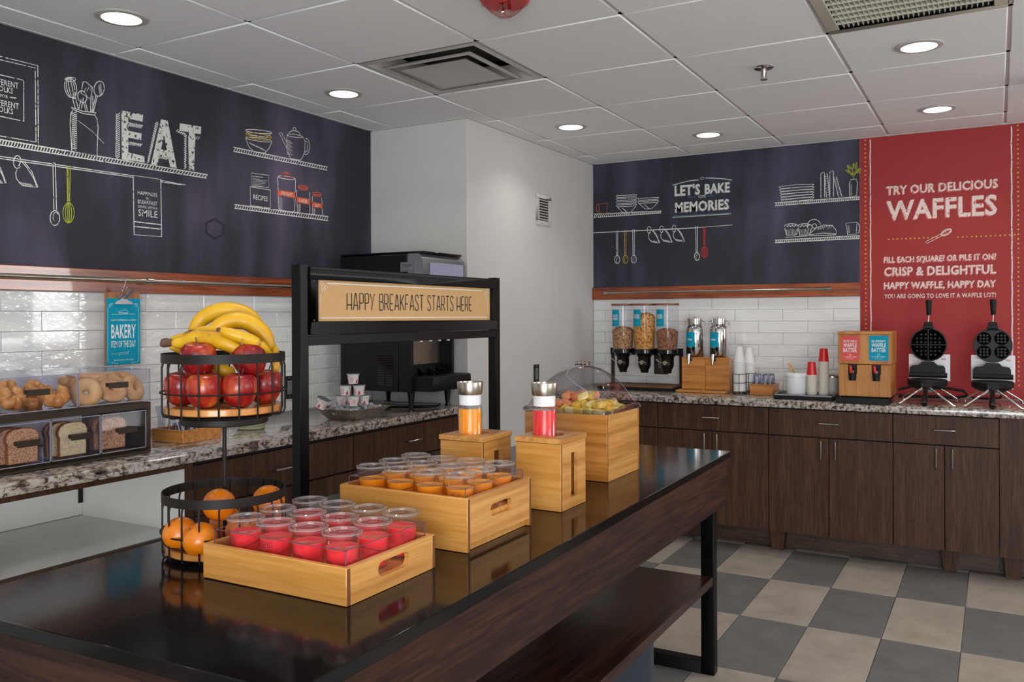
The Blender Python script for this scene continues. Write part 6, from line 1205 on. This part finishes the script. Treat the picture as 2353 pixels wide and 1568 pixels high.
# black tray with tub and paper cups
t = thing('condiment_tray', 'low black tray on the far counter holding tub and paper cups', 'tray', (-.955, 5.2, ZC)); m = M().box(-1.125, -.800, 5.09, 5.35, ZC+.001, ZC+.022); m.build('tray', MT['blackm'], t, bevel=.003)
m = M(); q = (-1.125, -.800, 5.09, 5.35, ZC+.0222, ZC+.03); m.box(q[0], q[1], q[2], q[2]+.005, q[4], q[5]); m.box(q[0], q[1], q[3]-.005, q[3], q[4], q[5]); m.box(q[0], q[0]+.005, q[2], q[3], q[4], q[5]); m.box(q[1]-.005, q[1], q[2], q[3], q[4], q[5]); m.build('tray_lip', MT['silver'], t)
c = (-1.018, 5.19, ZC+.023)
t = thing('white_tub', 'round white lidded tub on the black tray', 'tub', c); M().lathe(c, [(0, 0), (.052, 0), (.054, .003), (.056, .118), (0, .118)], 40).build('body', MT['white'], t); M().lathe((c[0], c[1], c[2]+.1185), [(0, -.0), (.0565, 0), (.06, -.012), (.061, -.012), (.061, .002), (.058, .005), (0, .006)], 40).build('lid', MT['white'], t)
tag(M().tube([(-1.03, 5.27, ZC+.024), (-1.045, 5.27, 1.03), (-1.06, 5.265, 1.055), (-1.075, 5.26, 1.085)], [.005, .006, .010, .007], 10, flat=.6).build('wooden_spoon', MT['oak']), 'wooden spoon handle sticking up behind the white tub', 'spoon')
pc = inv_cup(.0285, .021, .078, MT['pcup'], 'paper_cup'); rc = M().lathe((0, 0, 0), [(.0285, 0), (.0303, .0005), (.0303, .003), (.0284, .0036), (.0215, .077), (.0195, .078), (0, .076)], 28)
cA, cB = (-.932, 5.20), (-.868, 5.215)
for (x, y), n, nm in ((cA, 20, 'short'), (cB, 34, 'tall')):
    for k in range(n):
        o = bpy.data.objects.new('paper_cup', pc); COL.objects.link(o); o.location = (x, y, ZC+.0235+k*.0056); tag(o, 'ivory paper cup rim in the %s stack on the black tray' % nm, 'cup', 'paper cups in the %s stack' % nm)
    o = M().lathe((x, y, ZC+.0235+n*.0056), [(.0285, 0), (.0303, .0005), (.0303, .003), (.0284, .0036), (.0215, .077), (.0195, .078), (0, .076)], 28)
    t = thing('paper_cup', 'red paper cup topping the %s stack on the black tray' % nm, 'cup', (x, y, ZC+.0235+n*.0056)); o.build('cup', MT['red'], t); M().lathe((x, y, ZC+.0235+n*.0056), [(.0287, .0003), (.0308, .0003), (.0308, .0032), (.029, .0036)], 28).build('rim', MT['pcup'], t)
t = thing('lidded_canister', 'grey canister behind the tall paper cup stack', 'canister', (-.835, 5.285, ZC+.03)); M().lathe((-.835, 5.295, ZC+.023), [(0, 0), (.044, 0), (.05, .1), (0, .1)], 32).build('body', MT['diff'], t); M().lathe((-.835, 5.295, ZC+.124), [(0, 0), (.052, 0), (.052, .006), (.03, .02), (0, .022)], 32).build('lid', MT['steel'], t)
# batter dispenser
x0, x1, yf, yb = -.769, -.495, 5.08, 5.36
t = thing('batter_dispenser', 'amber wood waffle batter dispenser with two spouts', 'dispenser', ((x0+x1)/2, 5.2, ZC))
M().box(x0+.003, x1-.003, yf+.006, yb, ZC+.035, 1.095).build('lower_panel', MT['oakz'], t, bevel=.001); M().box(x0, x1, yf, yb, 1.098, 1.262).build('upper_panel', MT['oakz'], t, bevel=.001); M().box(x0-.001, x1+.001, yf-.008, yb, 1.2625, 1.277).build('top_board', MT['oakz'], t, bevel=.001)
M().box(x0+.01, x1-.01, yf+.02, yb, ZC+.018, ZC+.034).build('plinth', MT['blackm'], t)
m = M(); m.box(x0+.0, x1-.005, 4.995, yf+.06, ZC+.001, ZC+.016); e = ZC+.0165
for a, b in ((x0+.012, x0+.11), (x1-.115, x1-.017)): m.box(a, b, 5.01, 5.06, ZC+.0161, ZC+.018)
m.box(x0, x1-.005, 4.995, 5.0, ZC+.016, ZC+.033); m.box(x0, x0+.006, 5.0, yf+.01, ZC+.016, ZC+.033); m.box(x1-.011, x1-.005, 5.0, yf+.01, ZC+.016, ZC+.033); m.build('drip_tray', MT['blackm'], t, bevel=.001)
PB = lambda x, y, yy=yf-.001: ony(1780+x/7.127, 740+y/7.127, yy)
for (a, b), mt, w1, w4, w5 in (((1088, 1385), 'coral', 'MALTED VANILLA', 'A CLASSIC TREAT', 'for breakfast'), ((1547, 1865), 'blue', 'BLUEBERRY', 'A SWEET TREAT', 'for breakfast')):
    A, B = PB(a, 635), PB(b, 228); B.z = min(B.z, 1.2615); l_ = M().box(A.x, B.x, yf-.0022, yf-.0004, A.z, B.z).build('label', MT[mt], t); m = M(); h = B.z-A.z; w_ = B.x-A.x
    for s, zf_, hh, ww, bo in ((w1, .74, .085, .72, .01), ('WAFFLE', .54, .15, .74, .02), ('BATTER', .35, .15, .74, .02), (w4, .135, .045, .7, 0), (w5, .07, .025, .4, 0)): text(m, s, ((A.x+B.x)/2, yf-.0028, A.z+h*zf_), (1, 0, 0), (0, 0, 1), h*hh, w_*ww, bo, center=True)
    cxm = (A.x+B.x)/2; [m.ribbon([(cxm+dx-.004, yf-.0028, A.z+h*.245), (cxm+dx+.004, yf-.0028, A.z+h*.245)], .0012, NB) for dx in (0,)]; m.ribbon([(cxm-.006, yf-.0028, A.z+h*.215), (cxm-.006, yf-.0028, A.z+h*.28), (cxm+.006, yf-.0028, A.z+h*.28), (cxm+.006, yf-.0028, A.z+h*.215)], .001, NB, closed=True); m.build('label_print', MT['whiteb'], l_, smooth=False)
for px in (1275, 1665):
    c = PB(px, 850); xx = c.x
    M().box(xx-.023, xx+.023, yf+.0035, yf+.0055, 1.045, 1.0945).build('spout_recess', MT['ventd'], t)
    M().lathe((xx+.002, yf-.018, 1.008), [(0, 0), (.018, .0), (.021, .04), (.0, .041)], 20).build('spout_collar', MT['blackm'], t)
    m = M(); m.tube([(xx-.003, yf-.018, 1.046), (xx-.006, yf-.022, 1.068), (xx-.008, yf-.024, 1.085)], [.0085, .0085, .007], 12); m.sphere((xx-.008, yf-.024, 1.085), .0072, 10); m.build('spout_handle', MT['red'], t)
    M().tube([(xx+.002, yf+.004, 1.07), (xx+.004, yf-.012, 1.06), (xx+.004, yf-.014, 1.04)], .007, 8).build('spout_pipe', MT['blackg'], t)
# waffle makers
def waffle(label, x, kind, rim):
    yy = 5.25; t = thing('waffle_maker', label, 'waffle maker', (x, 5.2, ZC)); r = .0925; zc = 1.204
    m = M(); m.cyl((x, yy+.022, zc), r, .004, 48, axis=(0, -1, 0)) ; m.lathe((x, yy+.022, zc), [(0, 0), (r*.9, 0), (r, .006), (r, .020), (r-.002, .022), (r-.006, .022), (r-.006, .012), (0, .012)], 56, axis=(0, -1, 0)); m.build('top_plate', MT['castiron'], t)
    M().cyl((x, yy+.0095, zc), r-.0065, .0008, 48, axis=(0, -1, 0)).build('plate_recess', MT['pit'], t)
    m = M(); ys = yy+.0085
    if kind == 0:
        m.box(x-.0024, x+.0024, ys-.0105, ys, zc-.086, zc+.086); m.box(x-.086, x+.086, ys-.010, ys, zc-.0024, zc+.0024)
        for i in range(-4, 5):
            for j in range(-4, 5):
                if i == 0 or j == 0: continue
                px, pz = (abs(i)-.38)*.0212*(1 if i > 0 else -1)+(0), (abs(j)-.38)*.0212*(1 if j > 0 else -1)
                if math.hypot(px, pz) < .074: m.hexa([(x+px-.0062, ys, zc+pz-.0062), (x+px+.0062, ys, zc+pz-.0062), (x+px+.0062, ys, zc+pz+.0062), (x+px-.0062, ys, zc+pz+.0062), (x+px-.0045, ys-.0065, zc+pz-.0045), (x+px+.0045, ys-.0065, zc+pz-.0045), (x+px+.0045, ys-.0065, zc+pz+.0045), (x+px-.0045, ys-.0065, zc+pz+.0045)][:8])
    else:
        m.lathe((x, ys, zc), [(.0, 0), (.0865, 0), (.0865, .004), (0, .004)], 40, axis=(0, -1, 0)); [M().cyl((x+a*.041, ys-.0045, zc+b*.036), .033, .0006, 28, axis=(0, -1, 0)).build('mould_recess', MT['pit'], t) for a in (-1, 1) for b in (-1, 1)]
        for sx in (-1, 1):
            for sz in (-1, 1):
                cx_, cz_ = x+sx*.041, zc+sz*.036; m.lathe((cx_, ys-.0045, cz_), [(.033, .0), (.0345, .003), (.036, .003), (.0365, 0)], 28, axis=(0, -1, 0))
                for q in ((-.016, 0), (0, 0), (.016, 0), (0, .017), (0, -.017), (-.016, .016), (.016, .016), (.016, -.016), (-.016, -.016)): m.box(cx_+q[0]-.0052, cx_+q[0]+.0052, ys-.009, ys-.004, cz_+q[1]-.0052, cz_+q[1]+.0052)
    m.build('waffle_grid', MT['castiron'], t, smooth=False)
    m = M(); m.hexa([(x-.03, yy, zc+.08), (x+.03, yy, zc+.08), (x+.03, yy+.02, zc+.08), (x-.03, yy+.02, zc+.08), (x-.017, yy, zc+.125), (x+.017, yy, zc+.125), (x+.017, yy+.02, zc+.125), (x-.017, yy+.02, zc+.125)]); m.box(x-.022, x+.022, yy-.002, yy+.022, zc+.108, zc+.122); m.build('handle_bracket', MT['blackm'], t, bevel=.003)
    M().tube([(x, yy+.01, zc+.126), (x+.003, yy+.01, zc+.164)], .004, 8).build('handle_rod', MT['steel'], t)
    M().lathe((x+.003, yy+.01, zc+.162), [(0, 0), (.010, 0), (.0115, .004), (.0165, .078), (.015, .083), (0, .085)], 20).build('upper_handle', MT['blackm'], t)
    m = M(); m.prism([(x-.095, yy-.01, 1.03), (x+.085, yy-.01, 1.03), (x+.083, yy-.01, 1.078), (x+.075, yy-.01, 1.088), (x+.045, yy-.01, 1.092), (x+.028, yy-.01, 1.11), (x-.03, yy-.01, 1.11), (x-.048, yy-.01, 1.092), (x-.082, yy-.01, 1.088), (x-.093, yy-.01, 1.075)], (0, .012, 0)); m.build('hinge_plate', MT['blackm'], t, bevel=.002)
    M().tube([(x-.094, yy-.025, 1.038), (x+.094, yy-.025, 1.038)], .0135, 16).build('hinge_barrel', MT['blackm'], t)
    M().lathe((x-.002, yy-.06, .966), [(0, 0), (.062, 0), (.085, .010), (.098, .022), (.1, .046), (.094, .052), (0, .052)], 48).build('lower_plate', MT['blackm'], t)
    M().lathe((x-.002, yy-.06, .950), [(0, 0), (.04, 0), (.045, .0155), (0, .0155)], 32).build('pivot_drum', MT['silver'], t)
    M().box(x-.03, x+.028, yy-.168, yy-.158, .968, 1.01).build('front_bracket', MT['blackm'], t, bevel=.004)
    lg = []
    for sx in (-1, 1):
        M().tube([(x+sx*.018, yy-.155, .985), (x+sx*.022, yy-.165, .975), (x+sx*.128, yy-.205, ZC+.010), (x+sx*.136, yy-.200, ZC+.0065)], .0062, 10).build('leg', MT['chrome'], t)
        M().tube([(x+sx*.06, yy+.0, .962), (x+sx*.105, yy+.04, .93), (x+sx*.135, yy+.06, .908), (x+sx*.135, yy+.055, ZC+.008)], .0055, 10).build('leg', MT['chrome'], t)
    M().tube([(x-.002, yy-.168, .985), (x-.002, yy-.19, .972)], .006, 10).build('handle_rod', MT['chrome'], t)
    M().lathe((x-.002, yy-.188, .974), [(0, 0), (.0105, 0), (.0125, .01), (.0155, .128), (.014, .134), (0, .135)], 20, axis=(0, -.13, -.082)).build('lower_handle', MT['blackg'], t)
    s = thing('instruction_placard', 'white instruction placard with red writing behind the %s waffle iron' % ('left' if kind == 0 else 'right'), 'placard', (x, 5.32, 1.0))
    M().box(x-.104, x+.104, yy+.075, yy+.085, 1.0, 1.148).build('board', MT['white'], s, bevel=.002)
    m = M(); [text(m, q, (x+dx, yy+.0742, z), (1, 0, 0), (0, 0, 1), h, w_, bo) for q, dx, z, h, w_, bo in (('Caution', -.085, 1.128, .007, .04, .0), ('plates', -.085, 1.108, .005, .03, 0), ('will be hot', -.085, 1.096, .005, .035, 0), ('hot.', .062, 1.118, .011, .024, .03), ('plates are', .05, 1.085, .005, .04, 0))]; m.build('lettering', MT['red'], s, smooth=False)
    M().tube([(x, yy+.09, 1.0), (x, yy+.05, .97)], .004, 8).build('bracket', MT['silver'], s)
waffle('waffle iron with one round four-section grid, left one on the red wall', -.325, 0, 0)
waffle('waffle iron with four small round moulds, right one on the red wall', -.015, 1, 0)
P = [(-.50, 5.50, .93), (-.40, 5.52, .962), (-.32, 5.53, .955), (-.22, 5.5, .945), (-.16, 5.52, .935), (-.14, 5.55, .905), (-.20, 5.56, .893), (-.35, 5.55, .893), (-.5, 5.53, .893)]
tag(M().tube(P, .0075, 10).build('power_cord', MT['blackm']), 'thick black power cord curled behind the left waffle iron', 'cord')
tag(M().tube([(-.12, 5.58, .893), (-.05, 5.56, .893), (.02, 5.55, .9), (.03, 5.35, .95)], .006, 10).build('power_cord', MT['blackm']), 'thin black power cord behind the right waffle iron', 'cord')
for o in bpy.data.objects:
    if o.type == 'MESH' and not o.data.materials: o.data.materials.append(MT['white'])
